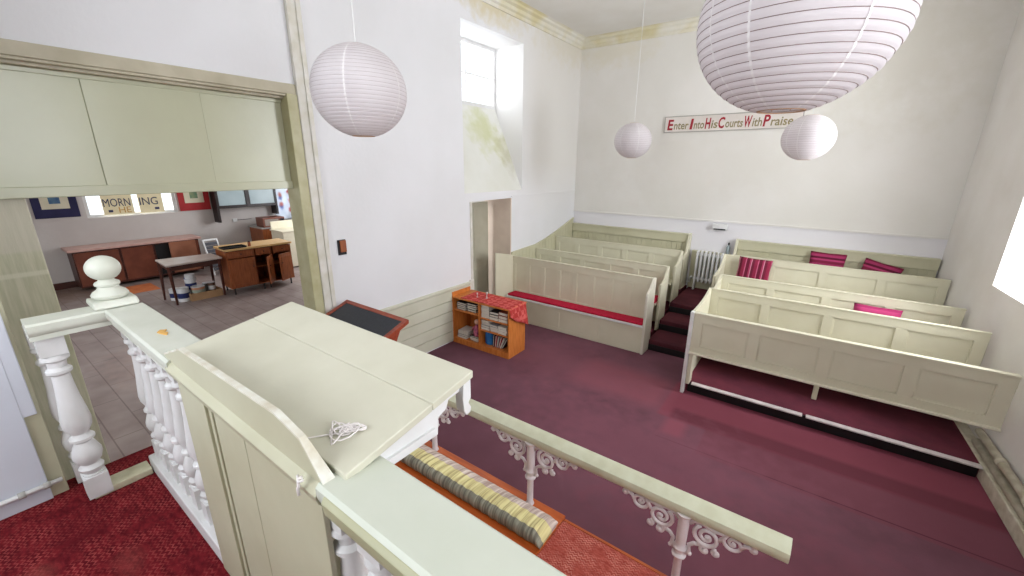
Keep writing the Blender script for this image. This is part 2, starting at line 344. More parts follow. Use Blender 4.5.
# dado boarding, left wall
mb = MB()
for i in range(5):
    z0 = .02+i*.155; mb.prism([(-4.0, z0), (-3.978, z0+.006), (-3.978, z0+.147), (-4.0, z0+.153)], 2.25, 4.42, 1)
mb.prism([(-4.0, .80), (-3.965, .80), (-3.965, .825), (-4.0, .835)], 2.25, 4.42, 1)
struct('trim_7', mb, mat('dado_cream_paint', (212, 210, 192), .42, (204, 202, 182), 3))
mb = MB(); pr = [(5.47, 1.09), (6.2, 1.12), (6.55, 1.18), (6.92, 1.27), (7.62, 1.47)]
n = 20
for i in range(n):
    y0 = 5.47+(2.15)*i/n; y1 = y0+2.15/n-.004
    def zt(y):
        for (a, za), (b, zb) in zip(pr, pr[1:]):
            if a <= y <= b+1e-6: return za+(zb-za)*(y-a)/(b-a)
        return pr[-1][1]
    mb.prism([(y0, .3), (y1, .3), (y1, zt(y1)), (y0, zt(y0))], -4.0, -3.98, 0)
for (a, za), (b, zb) in zip(pr, pr[1:]): mb.prism([(a, za), (b, zb), (b, zb+.022), (a, za+.022)], -4.0, -3.965, 0)
struct('trim_8', mb, PEWD)
# opening to the other room: architrave, jamb, beam, shutters above
struct('trim_9', MB().box(-4.0, -3.955, 2.13, 2.235, 0, ZC).box(-3.958, -3.94, 2.205, 2.25, 0, ZC), TRIMW, bevel=.006)
struct('trim_10', MB().box(-4.2, -3.97, 2.035, 2.132, 0, 3.1).box(-4.1, -3.985, 2.085, 2.13, 0, 3.1), JAMB, bevel=.006)
struct('trim_11', MB().box(-4.2, -3.978, -1.6, 2.13, 3.10, 3.185).box(-4.2, -3.985, -1.6, 2.13, 3.08, 3.10).box(-4.2, -4.03, -1.6, 2.13, 3.06, 3.085), mat('beam_taupe_paint', (196, 188, 166), .45, (180, 172, 148), 5), bevel=.005)
sh = thing('sliding_shutter', 'long pale green glossy shutter of wide panels hanging in the opening to the other room', 'shutter')
ang = (1.0, -.6, .8, .5)
for y0, y1, a in ((-1.55, -.05, .3), (-.06, .732, .4), (.728, 1.405, -.4), (1.40, 2.035, .8)):
    mb = MB(); w = y1-y0; mb.obox(Matrix.Translation((-4.1+(.004 if a < 0 else 0), (y0+y1)/2, 2.68)) @ Matrix.Rotation(math.radians(a), 4, 'Z'), .022, w-.004, .78)
    mb.build('shutter_panel', FASC, sh, bevel=.004)
MB().box(-4.12, -4.075, -1.55, 2.035, 2.275, 2.345).build('bottom_rail', FASC, sh, bevel=.005)
MB().box(-4.12, -4.08, -1.55, 2.035, 3.03, 3.06).build('top_rail', FASC, sh, bevel=.004)
# right-hand floor boxing with heating pipes
pts = lambda x, y, z: (x, y, z)
def xr(y): return 1.47+(7.65-y)*.04
mb = MB(); mb.hexa([(xr(-1)-.09, -1, 0), (xr(-1), -1, 0), (xr(5.9), 5.9, 0), (xr(5.9)-.09, 5.9, 0)], [(xr(-1)-.09, -1, .13), (xr(-1), -1, .13), (xr(5.9), 5.9, .13), (xr(5.9)-.09, 5.9, .13)])
struct('baseboard_right', mb, PIPE, bevel=.01)
t = thing('heating_pipe', 'pair of cream painted heating pipes running low along the right wall', 'pipe')
MB().tube([(xr(-.9)-.05, -.9, .27), (xr(5.0)-.05, 5.0, .27)], .03, 12).build('upper_pipe', PIPE, t, smooth=True)
MB().tube([(xr(-.9)-.045, -.9, .165), (xr(5.0)-.045, 5.0, .165)], .032, 12).build('lower_pipe', PIPE, t, smooth=True)
for y in (.5, 2, 3.5, 4.0, 4.5): MB().tube([(xr(y)-.05, y-.03, .27), (xr(y)-.05, y+.03, .27)], .038, 12).build('pipe_joint', PIPE, t, smooth=True)
# ------------------------------------------------------------------ other room
struct('floor_other_room', MB().box(-12.4, -4.0, -3, 6.4, -.12, 0), OFLR)
struct('ceiling_other_room', MB().box(-12.6, -4.16, -3, 4.19, 3.0, 3.12).box(-12.6, -5.62, 4.19, 6.5, 3.0, 3.12), CEIL)
mb = MB(); wall_grid(mb, -12.2, -3, 6.4, 0, 3.0, [(1.75, 3.3, 1.38, 2.6), (5.5, 6.05, 1.0, 2.4)], .3, 0, -1)
struct('wall_far', mb, OWALL)
mb = MB(); wall_grid(mb, 6.2, -12.4, -5.6, 0, 3.0, [(-10.6, -8.5, 1.1, 2.5)], .25, 1, 1)
struct('wall_side', mb, OWALL)
mb = MB(); wall_grid(mb, -2.2, -12.4, -4.2, 0, 3.0, [(-8.6, -6.4, 1.2, 2.6)], .25, 1, -1); struct('wall_side_near', mb, OWALL)
winstruct('window_5', -12.3, 1.75, 3.3, 1.38, 2.6, 3, 1, WHITE, w=.06)
winstruct('window_8', -12.3, 5.5, 6.05, 1.0, 2.4, 1, 2, WHITE, w=.04)
winstruct('window_6', 6.3, -10.6, -8.5, 1.1, 2.5, 3, 2, WHITE, axis=1)
winstruct('window_7', -2.35, -8.6, -6.4, 1.2, 2.6, 3, 2, WHITE, axis=1)
struct('baseboard_far', MB().box(-12.2, -12.17, -3, 6.2, 0, .13), DARKW)
# boarded greenish pier at the near side of the opening, bluish pier beside the pulpit
GRAIN = mat('grained_green_boarding', (204, 201, 176), .5, (186, 186, 156), 9, .1, 30, stretch=(6, 6, .5))
zone(GRAIN, 2, 1.77, 1.80, (214, 212, 190), .8, .006); zone(GRAIN, 2, 1.93, 3.2, (206, 200, 184), .6, .01)
struct('wall_pier', MB().box(-4.45, -4.14, -2.2, .335, 0, 3.06), GRAIN, bevel=.008)
PIER = mat('bluish_white_gloss', (212, 216, 226), .4, (204, 208, 218), 3, .05, 30)
struct('wall_stair', MB().box(-2.9, -2.72, -1.6, .005, .0, ZC-.02).box(-2.88, -2.722, .0, .047, 1.39, 3.0), PIER, bevel=.004)
struct('trim_12', MB().box(-2.95, -2.735, -.05, .06, .0, 3.0), PANEL, bevel=.004)
t = thing('wall_conduit', 'thin white conduit clipped along the foot of the bluish wall beside the pulpit', 'conduit')
MB().tube([(-2.705, y, 1.035+.003*math.sin(y*30)) for y in [-1.5+i*.155 for i in range(11)]], .011, 10).build('conduit_tube', WHITE, t, smooth=True)
for y in (-1.2, -.9, -.6, -.35, -.2, -.08, .0): MB().tube([(-2.705, y-.012, 1.035), (-2.705, y+.012, 1.035)], .016, 10).build('clip', mat('greyish_clip_paint', (180, 178, 172), .5), t, smooth=True)
# ------------------------------------------------------------------ floors of pulpit and dais, pew stepping
struct('floor_pulpit', MB().box(-2.83, 1.45, -1.55, .46, .0, .95), PCARP)
struct('floor_dais', MB().box(-2.9, 1.50, .46, 1.985, 0, .23), DCARP_LIT, bevel=.01)
struct('trim_13', MB().prism([(1.98, .19), (2.0, .195), (2.006, .212), (2.0, .229), (1.98, .232)], -2.9, 1.50, 0).box(-2.9, 1.5, 1.982, 1.99, 0, .19), ORANGE)
mb = MB(); mb.box(-1.6, -.98, 5.50, 7.65, 0, .15); mb.box(-1.6, -.98, 5.98, 7.65, .15, .30); mb.box(-1.6, -.98, 6.45, 7.65, .30, .45)
struct('floor_aisle_steps', mb, STEPC, bevel=.012)
struct('riser_shade', MB().box(-1.6, -.98, 5.494, 5.499, 0, .09).box(-1.6, -.98, 5.974, 5.979, .151, .24).box(-1.6, -.98, 6.444, 6.449, .301, .39), BLACK)  # black strips stand in for shade low on the risers
mb = MB(); mb.box(-.86, 1.5, 4.66, 7.65, 0, .118); mb.box(-.9, 1.5, 5.5, 7.65, .118, .28); mb.box(-.95, 1.46, 6.3, 7.65, .28, .42)
struct('floor_right_pews', mb, mat('pew_platform_carpet', (106, 50, 62), .95, (90, 44, 56), 4, .25, 220, spec=.1))
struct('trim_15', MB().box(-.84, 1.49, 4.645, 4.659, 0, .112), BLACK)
struct('trim_16', MB().box(-.80, .255, 4.60, 4.66, .112, .128).box(.285, 1.50, 4.60, 4.66, .112, .128), mat('worn_white_nosing', (222, 214, 212), .4, (198, 190, 188), 12), bevel=.004)
mb = MB(); mb.box(-3.98, -1.64, 5.52, 7.65, 0, .15); mb.box(-3.98, -1.64, 6.25, 7.65, .15, .30); mb.box(-3.98, -1.64, 6.95, 7.65, .30, .45)
struct('floor_left_pews', mb, MATS['pew_platform_carpet'])
# ------------------------------------------------------------------ pews
def panelled(mb, x0, x1, y, th, z0, z1, n, rail=.09, stile=.09, depth=.02, top=None, beads=True):
    """framed panelling standing in an x-z plane, faces -y and +y"""
    mb.box(x0, x1, y+depth, y+th-depth, z0, z1)
    tr = top or rail
    mb.box(x0, x1, y, y+th, z0, z0+rail); mb.box(x0, x1, y, y+th, z1-tr, z1)
    cs = [x0+(x1-x0)*i/n for i in range(n+1)]
    for i, c in enumerate(cs):
        a, b = (c, c+stile) if i == 0 else ((c-stile, c) if i == n else (c-stile/2, c+stile/2))
        mb.box(a, b, y, y+th, z0+rail, z1-tr)
    if beads:
        for i in range(n):
            a = cs[i]+(stile if i == 0 else stile/2); b = cs[i+1]-(stile if i == n-1 else stile/2)
            for q in ((a, b, z0+rail, z0+rail+.012), (a, b, z1-tr-.012, z1-tr), (a, a+.012, z0+rail, z1-tr), (b-.012, b, z0+rail, z1-tr)):
                mb.box(q[0], q[1], y+.013, y+th-.013, q[2], q[3])
    return mb
def pew(name, label, x0, x1, yb, zt, zf, npan, end, pitch=.8, zlow=None, seat_z=None, left_end=False, group=None, mt=PEW, panel_bottom=None):
    t = thing(name, label, 'pew', ((x0+x1)/2, yb, zf), 0, group); cx = (x0+x1)/2
    X0, X1 = x0-cx, x1-cx; ZT = zt-zf; ZS = (seat_z-zf) if seat_z else .42
    mb = MB(); panelled(mb, X0, X1, 0, .035, (panel_bottom or .36), ZT-.012, npan); mb.box(X0, X1, .002, .033, 0.02, .36)
    mb.box(X0-.004, X1+.004, -.006, .041, ZT-.014, ZT)
    mb.build('backrest', mt, t, bevel=.002)
    MB().box(X0+.02, X1-.01, -.34, 0, ZS-.03, ZS).build('seat', mt, t, bevel=.006)
    n = 8; d = pitch; zl = (zlow if zlow else zt-.12)-zf
    prof = [(.035, 0), (.045, ZT-.005)]
    for i in range(n+1):
        s = i/n; prof.append((-.0-d*s, zl+(ZT+.0-zl)*(1-s)**3))
    prof += [(-d, 0)]
    xe0, xe1 = (X1, X1+.035) if end == 'r' else (X0-.035, X0)
    MB().prism(prof, xe0, xe1, 0).build('end_panel', mt, t, bevel=.006)
    return t
# right block (aisle end at the left)
G1 = None
t = thing('pew_front_screen', 'cream panelled screen standing at the very front of the right pews on posts', 'screen', (.3, 4.58, 0))
mb = MB(); panelled(mb, -1.165, 1.2, -.0, .035, .515, .965, 4, .085, .10); mb.box(-1.17, 1.2, -.012, .047, .965, .985)
mb.build('panel', PEW, t, bevel=.002)
MB().box(-1.165, 1.2, -.028, .0, .500, .524).build('bottom_moulding', mat('moulding_cream_highlight', (226, 220, 200), .4), t, bevel=.006)  # pale moulding, lighter than the pews: its highlight is put into the colour
MB().prism([(-.02, 0), (-.02, .99), (.04, .99), (.04, 0)], -1.2, -1.162, 0).build('post', WHITE, t, bevel=.006)
MB().prism([(0, .12), (.12, .12), (.12, .3), (.05, .34), (.04, .42), (.07, .5), (.04, .51), (0, .51)], -1.16, -1.12, 0).build('post', PEW, t, bevel=.005)
p_ = pew('pew', 'cream panelled pew in the right block just behind the open front screen', -.86, 1.5, 5.39, 1.068, .118, 4, 'l', .755, .99)
MB().box(.0, .045, -.33, -.29, 0, .40).build('leg', PEW, p_, bevel=.003)
pew('pew', 'cream panelled pew in the right block, second back with the pink cushion rising behind it', -.88, 1.49, 6.2, 1.068, .28, 4, 'l', .755, .93, mt=PEW)
pew('pew', 'cream panelled pew in the right block, third back with the striped cushion leaning on it', -.98, 1.475, 6.98, 1.215, .42, 4, 'l', .70, 1.02, mt=PEW)
def wallpew(label, x0, x1, end, zt):
    t = thing('wall_pew', label, 'pew', ((x0+x1)/2, 7.5, .45)); cx = (x0+x1)/2; X0, X1 = x0-cx, x1-cx
    mb = MB(); mb.box(X0, X1, .09, .13, 0, zt-.45-.15); mb.box(X0, X1, .06, .14, zt-.45-.15, zt-.45); mb.box(X0, X1, .045, .14, zt-.45-.02, zt-.45)
    k = int((X1-X0)/.09)
    for i in range(k): a = X0+i*(X1-X0)/k; mb.box(a+.003, a+(X1-X0)/k-.003, .08, .1, 0, zt-.45-.16)
    mb.build('backrest', PEWD, t, bevel=.002)
    MB().box(X0+.02, X1-.02, -.26, .09, .39, .42).build('seat', PEWD, t, bevel=.004)
    e0, e1 = (X1, X1+.04) if end == 'r' else (X0-.04, X0)
    H = zt-.45
    MB().prism([(.14, 0), (.14, H+.01), (.05, H+.01), (.0, H-.16), (-.05, H-.30), (-.22, H-.40), (-.22, 0)], e0, e1, 0).build('end_panel', PEW, t, bevel=.005)
    return t
wallpew('boarded sage pew fixed against the back wall right of the radiator', -.92, 1.45, 'l', 1.365)
wallpew('boarded sage pew fixed against the back wall left of the radiator', -3.97, -1.70, 'r', 1.385)
pew('pew', 'cream panelled pew in the left block, second row just behind the red cushioned front bench', -3.97, -1.64, 6.2, 1.075, .15, 5, 'r', .30, .86, group=None)
pew('pew', 'cream panelled pew in the left block, third row in front of the boarded wall pew', -3.97, -1.64, 6.9, 1.2, .30, 5, 'r', .30, 1.0)
# front bench, left block
t = thing('front_bench', 'long cream bench with closed panelled front under the red seat cushion, left block', 'bench', (-2.8, 5.5, 0))
mb = MB(); x0, x1 = -1.18, 1.18
mb.box(x0, x1, .01, .03, .42, 1.03); mb.box(x0, x1, 0, .04, .93, 1.03); mb.box(x0, x1, -.006, .046, 1.03, 1.045); mb.box(x0, x1, 0, .04, .40, .47)
for i in range(9):
    c = x0+.02+(x1-x0-.04)*i/8; mb.box(c-.035, c+.035, 0, .04, .47, .93)
    if i < 8: mb.box(c+.035, c+.047, .004, .036, .47, .93)
mb.box(x0, x1, .006, .03, 0, .42)
mb.build('backrest', PEW, t, bevel=.002)
MB().box(x0+.02, x1, -.235, 0, .385, .415).build('seat', WHITE, t, bevel=.006)
mb = MB(); panelled(mb, x0+.35, x1, -.21, .02, .0, .385, 3, .06, .06, .005); mb.box(x0, x0+.35, -.205, -.19, 0, .385); mb.build('seat_front', PEW, t, bevel=.002)
MB().prism([(-.24, 0), (-.24, .84), (-.225, .875), (-.12, .93), (-.02, 1.03), (.0, 1.05), (.05, 1.05), (.05, 0)], x1, x1+.036, 0).build('end_panel', mat('light_cream_end', (218, 213, 198), .4), t, bevel=.006)
MB().prism([(-.47, 0), (-.47, 1.17), (.045, 1.05), (.045, 0)], x0-.018, x0+.001, 0).build('end_panel', PEW, t, bevel=.005)
mb = MB(); mb.box(-1.12, 1.17, -.225, -.01, .417, .45)
tag(mb.build('seat_cushion', REDF, None, bevel=.012, loc=(-2.8, 5.5, 0), seg=3), 'long crimson seat cushion along the front bench of the left block', 'cushion')
mb = MB(); mb.box(-.5, .5, -.16, .16, 0, .05)
tag(mb.build('seat_cushion', REDF, None, bevel=.015, loc=(-2.16, 5.99, .572), seg=3), 'crimson seat cushion glimpsed on the second pew of the left block by the aisle', 'cushion')
# ------------------------------------------------------------------ striped scatter cushions
def stripes(name, base, cols, axis=0, w=.05):
    m = mat(name, base, .85, [max(0, c-10) for c in base], 20, spec=.1); nt = m.node_tree; b = nt.nodes['Principled BSDF']
    tc = nt.nodes.new('ShaderNodeTexCoord'); sp = nt.nodes.new('ShaderNodeSeparateXYZ'); nt.links.new(tc.outputs['Object'], sp.inputs[0])
    q = nt.nodes.new('ShaderNodeMath'); q.operation = 'MULTIPLY'; q.inputs[1].default_value = 1/w; nt.links.new(sp.outputs[axis], q.inputs[0])
    fr = nt.nodes.new('ShaderNodeMath'); fr.operation = 'FRACT'; nt.links.new(q.outputs[0], fr.inputs[0])
    r = nt.nodes.new('ShaderNodeValToRGB'); r.color_ramp.interpolation = 'CONSTANT'
    e = r.color_ramp.elements; e[0].position = 0; e[0].color = srgb(*cols[0][1]); e[1].position = cols[1][0]; e[1].color = srgb(*cols[1][1])
    for p, c in cols[2:]: k = e.new(p); k.color = srgb(*c)
    nt.links.new(fr.outputs[0], r.inputs[0]); nt.links.new(r.outputs[0], b.inputs['Base Color']); return m
CS1 = stripes('cushion_vertical_stripe', (150, 30, 62), [(0, (140, 44, 70)), (.25, (190, 96, 126)), (.33, (106, 36, 54)), (.6, (166, 60, 92)), (.72, (200, 136, 156)), (.78, (112, 40, 58))], 0, .16)
CS2 = stripes('cushion_horizontal_stripe', (150, 30, 62), [(0, (128, 42, 68)), (.3, (178, 66, 110)), (.5, (100, 34, 54)), (.72, (162, 58, 98))], 2, .13)
CS3 = stripes('cushion_pink', (196, 48, 112), [(0, (190, 70, 118)), (.5, (160, 52, 96))], 2, .2)
def pillow(w, h, d, m, n=14, puff=1.0):
    mb = MB(); bm = mb.bm; top = {}
    for s in (1, -1):
        for i in range(n+1):
            for j in range(n+1):
                u, v = 2*i/n-1, 2*j/n-1
                t_ = ((1-u**4)*(1-v**4))**.5*d/2*puff
                pin = 1-.05*(1-abs(v))*abs(u)**3 ; pin2 = 1-.06*(1-abs(u))*abs(v)**3
                if s == -1 and (i in (0, n) or j in (0, n)): top[(s, i, j)] = top[(1, i, j)]; continue
                top[(s, i, j)] = bm.verts.new((u*w/2*pin, s*(t_+.002), v*h/2*pin2))
        for i in range(n):
            for j in range(n):
                mb._f([top[(s, i, j)], top[(s, i+1, j)], top[(s, i+1, j+1)], top[(s, i, j+1)]])
    return mb
def cushion(label, x, y, z, w, h, m, rx, ry=0, rz=0):
    o = pillow(w, h, .12, m).build('scatter_cushion', m, None, smooth=True); o.location = (x, y, z); o.rotation_euler = (math.radians(rx), math.radians(ry), math.radians(rz))
    return tag(o, label, 'cushion', 'striped cushions on the right pews')
cushion('vertically striped crimson cushion propped against the third right pew near the aisle', -.58, 6.88, 1.05, .43, .34, CS1, -10, 2)
cushion('horizontally striped magenta cushion leaning on the right wall pew, the left of two', .27, 7.46, 1.16, .43, .32, CS2, -10, 1)
cushion('slumped magenta striped cushion on the right wall pew, nearer the right wall', .87, 7.46, 1.10, .43, .32, CS2, -12, 14)
cushion('plain pink topped cushion on the second right pew, showing as a low bar', .78, 6.08, .85, .43, .26, CS3, -8, 1)
# ------------------------------------------------------------------ radiator and small wall things
t = thing('radiator', 'white cast iron column radiator between the two wall pews', 'radiator', (-1.3, 7.48, .45))
for i in range(7):
    x = -.19+i*.0635; mb = MB(); mb.prism([(x-.017, .16), (x-.017, .66), (x-.01, .685), (x+.01, .685), (x+.017, .66), (x+.017, .16), (x+.01, .14), (x-.01, .14)], -.05, .05, 1)
    mb.build('column', WHITE, t, bevel=.008)
MB().box(-.215, .215, -.02, .02, .6, .64).build('connecting_tube', WHITE, t); MB().box(-.215, .215, -.02, .02, .18, .22).build('connecting_tube', WHITE, t)
for x in (-.19, .188): MB().box(x-.012, x+.012, -.05, .05, 0, .15).build('leg', WHITE, t)
MB().tube([(-.21, 0, .2), (-.27, 0, .2), (-.27, 0, .12), (-.33, 0, .12)], .014, 10).build('supply_pipe', WHITE, t, smooth=True)
MB().ball((-.25, 0, .21), .026, 6).build('valve', WHITE, t, smooth=True)
tag(MB().box(-.30, .30, 0, .07, 0, .66).build('radiator_backboard', PEWD, None, bevel=.004, loc=(-1.31, 7.57, .45)), 'sage boarding panel behind the radiator', 'board')
t = thing('soap_bottle', 'small clear grey bottle with dark cap on the ledge by the radiator', 'bottle', (-1.06, 7.6, 1.11))
MB().lathe([(.022, 0), (.03, .01), (.03, .11), (.012, .14), (.012, .15)], n=14).build('body', mat('grey_plastic', (160, 172, 176), .25), t, smooth='auto')
MB().lathe([(.014, .15), (.014, .185), (.006, .19)], n=12).build('cap', BLACK, t, smooth='auto')
t = thing('wall_fan_heater', 'small white box with a dark grille slot high above the radiator', 'heater', (-1.23, 7.632, 1.55))
MB().box(-.11, .11, -.07, 0, -.045, .045).build('casing', WHITE, t, bevel=.01); MB().box(-.09, .09, -.075, -.06, -.05, -.03).build('grille', BLACK, t)
t = thing('light_switch', 'wooden backed light switch on the left wall beside the architrave', 'switch', (-4.0, 2.415, 1.655))
MB().box(0, .02, -.045, .045, -.08, .08).build('back_plate', BLACK, t, bevel=.004); MB().box(.02, .035, -.03, .04, -.05, .075).build('switch_box', MIDW, t, bevel=.004)
# ------------------------------------------------------------------ text sign
def glyph(txt, size, bold=.0, shear=0):
    c = bpy.data.curves.new('t', 'FONT'); c.body = txt; c.size = size; c.offset = bold; c.shear = shear; c.extrude = .0015; c.resolution_u = 3
    o = bpy.data.objects.new('t', c); COL.objects.link(o); dg = bpy.context.evaluated_depsgraph_get(); dg.update()
    me = bpy.data.meshes.new_from_object(o.evaluated_get(dg)); bpy.data.objects.remove(o); bpy.data.curves.remove(c); return me
def text_child(name, txt, size, m, parent, pos, rot, width=None, bold=0, shear=0):
    me = glyph(txt, size, bold, shear); me.materials.clear(); me.materials.append(m)
    xs = [v.co.x for v in me.vertices]; w0 = min(xs); w = max(xs)-w0
    k = (width/w) if width else 1
    for v in me.vertices: v.co.x = (v.co.x-w0)*k
    o = bpy.data.objects.new(name, me); COL.objects.link(o); o.parent = parent; o.location = pos; o.rotation_euler = rot; return o, w*k
TRED = mat('sign_crimson', (168, 30, 46), .6, (150, 26, 40)); TGRN = mat('sign_olive_gold', (156, 138, 92), .6, (122, 118, 92), 30)
t = thing('text_board', 'narrow white board lettered in red and olive on the back wall', 'sign', (-1.35, 7.645, 3.19))
MB().box(-.985, .985, -.02, 0, -.13, .125).build('board', mat('board_white', (222, 214, 208), .7, (210, 202, 194), 3), t)
mb = MB()
for q in ((-.985, .985, -.13, -.118), (-.985, .985, .113, .125), (-.985, -.973, -.13, .125), (.973, .985, -.13, .125)): mb.box(q[0], q[1], -.026, -.018, q[2], q[3])
mb.build('border', mat('board_border', (170, 166, 158), .7), t)
for wd, a0_, a1_, b0_, b1_ in (('Enter', -.933, -.833, -.826, -.59), ('Into', -.572, -.515, -.508, -.349), ('His', -.336, -.251, -.244, -.148), ('Courts', -.138, -.045, -.035, .212), ('With', .228, .333, .341, .471), ('Praise', .484, .576, .584, .868)):
    o, w = text_child('initial_letter', wd[0], .225, TRED, t, (a0_, -.0205, -.085), (math.pi/2, 0, 0), a1_-a0_, .006, .1); o['label'] = 'crimson initial'
    o, w = text_child('lettering', wd[1:], .175, TGRN, t, (b0_, -.0205, -.08), (math.pi/2, 0, 0), b1_-b0_, .003, .1)
# ------------------------------------------------------------------ paper lanterns
def paper():
    m = mat('white_rice_paper', (232, 227, 230), .85, (224, 218, 221), 5, spec=.1); nt = m.node_tree; b = nt.nodes['Principled BSDF']; out = [n for n in nt.nodes if n.type == 'OUTPUT_MATERIAL'][0]
    tr = nt.nodes.new('ShaderNodeBsdfTranslucent'); tr.inputs[0].default_value = srgb(238, 232, 232); mx = nt.nodes.new('ShaderNodeMixShader'); mx.inputs[0].default_value = .35
    nt.links.new(b.outputs[0], mx.inputs[1]); nt.links.new(tr.outputs[0], mx.inputs[2]); nt.links.new(mx.outputs[0], out.inputs[0]); return m
RICE = paper(); WIRE = mat('dark_rib_wire', (150, 128, 124), .7, (132, 112, 108)); INNER = mat('tan_frame', (196, 160, 130), .7)  # ribs of the crumpled lantern get a darker mauve grey wire
def lantern(label, c, r, nrib, sq=.94, wire=.0011, crumple=0):
    t = thing('paper_lantern', label, 'lantern', c, 0, None); bm = MB(); prof = []
    a0, a1 = math.radians(14), math.radians(166); N = nrib*4
    for i in range(N+1):
        a = a0+(a1-a0)*i/N; ph = (i % 4)/4*math.pi; k = 1+ .010*math.sin(ph)*1.0
        prof.append((r*math.sin(a)*k, -r*sq*math.cos(a)*k))
    n = 72; rings = []
    for r_, z in prof:
        ring = []
        for k in range(n):
            th = 2*math.pi*k/n; dent = 1
            if crumple:
                dent += crumple*.012*math.sin(th*9+z*60)*max(0, math.cos(th-.1))**2*max(0, .5+.5*math.sin(th*3))
            ring.append(bm.bm.verts.new((r_*dent*math.cos(th), r_*dent*math.sin(th), z)))
        rings.append(ring)
    for a, b in zip(rings, rings[1:]):
        for k in range(n): bm._f([a[k], a[(k+1) % n], b[(k+1) % n], b[k]])
    o = bm.build('paper_shade', RICE, t, smooth=True)
    w = MB()
    for i in range(1, nrib):
        a = a0+(a1-a0)*i/nrib; R_ = r*math.sin(a)*1.003; z = -r*sq*math.cos(a)
        w.tube([(R_*math.cos(2*math.pi*k/48), R_*math.sin(2*math.pi*k/48), z) for k in range(49)], wire, 5, cap=False)
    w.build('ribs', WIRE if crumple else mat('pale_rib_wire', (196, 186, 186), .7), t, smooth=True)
    w = MB()
    for z in (-r*sq*math.cos(a0), r*sq*math.cos(a0)):
        R_ = r*math.sin(a0); w.tube([(R_*math.cos(2*math.pi*k/32), R_*math.sin(2*math.pi*k/32), z) for k in range(33)], .003, 6, cap=False)
    zt_ = r*sq*math.cos(a0); zb_ = -zt_
    for s in (-1, 1): w.tube([(s*r*math.sin(a0), 0, zt_), (s*.02, 0, zt_-.02), (s*.03, 0, zb_), (s*r*math.sin(a0), 0, zb_)], .002, 6)
    w.build('wire_frame', INNER, t, smooth=True)
    # glued seams of the paper, as faint vertical strips
    for th0 in (-1.9, -.9, .3, 1.5, 2.7, 3.9):
        w = MB()
        for i in range(N):
            (ra, za), (rb, zb) = prof[i], prof[i+1]; d = .004/max(ra, .02)
            v = [w.bm.verts.new((ra*1.006*math.cos(th0-d), ra*1.006*math.sin(th0-d), za)), w.bm.verts.new((ra*1.006*math.cos(th0+d), ra*1.006*math.sin(th0+d), za)),
                 w.bm.verts.new((rb*1.006*math.cos(th0+d), rb*1.006*math.sin(th0+d), zb)), w.bm.verts.new((rb*1.006*math.cos(th0-d), rb*1.006*math.sin(th0-d), zb))]; w._f(v)
        w.build('paper_seam', mat('paper_seam_white', (242, 238, 238), .8), t)
    MB().tube([(0, 0, zt_-.02), (0, 0, ZC-c[2]-.03)], .0028, 6).build('cord', WHITE, t)
    MB().lathe([(.02, -.14), (.02, -.06), (.012, -.03), (.004, 0)], n=14).build('lamp_holder', WHITE, t, smooth='auto', loc=(0, 0, zt_))
    MB().lathe([(.045, ZC-c[2]-.03), (.04, ZC-c[2]-.01), (.045, ZC-c[2])], n=20).build('ceiling_rose', WHITE, t, smooth='auto')
    return t
lantern('white paper globe lantern hanging in front of the left wall beside the architrave', (-2.319, 1.631, 2.914), .27, 30)
lantern('largest looking white paper globe lantern, crumpled, cut by the top of the picture', (-.172, 1.979, 3.01), .33, 28, crumple=1, wire=.0014)
lantern('small looking white paper globe lantern hanging before the back wall left of the lettered board', (-2.23, 5.92, 2.848), .25, 26)
lantern('small looking white paper globe lantern overlapping the right end of the lettered board', (-.199, 5.748, 2.816), .25, 26)
# ------------------------------------------------------------------ pulpit
P = thing('pulpit', 'painted wooden pulpit with turned balusters, ball topped newel and sloping book desk', 'pulpit', (-1.2, .4, .95))
def pb(mb, name, m, parent=P, **k):
    """build a pulpit part given in world coordinates"""
    o = mb.build(name, m, parent, **k); 
    for v in o.data.vertices: v.co -= Vector((-1.2, .4, .95))
    return o
RZ = 1.865
def rail_prof(y0, y1, zt):   # moulded cap cross-section (y,z)
    return [(y0+.014, zt-.075), (y0+.016, zt-.055), (y0+.004, zt-.045), (y0, zt-.03), (y0, zt-.008), (y0+.008, zt), (y1-.008, zt), (y1, zt-.008), (y1, zt-.03), (y1-.004, zt-.045), (y1-.016, zt-.055), (y1-.014, zt-.075)]
pb(MB().prism(rail_prof(.325, .468, RZ), -2.50, -1.66, 0), 'handrail', GREENW, smooth='auto')
pb(MB().prism(rail_prof(.325, .468, RZ), -.735, 1.40, 0), 'handrail', mat('cap_green_paint', (205, 209, 196), .4, (198, 203, 188), 4, .06, 30), smooth='auto')
pb(MB().prism([(-2.63+p[0]-.325, p[1]) for p in rail_prof(.325, .468, RZ)], .09, .42, 1), 'handrail', GREENW, smooth='auto')
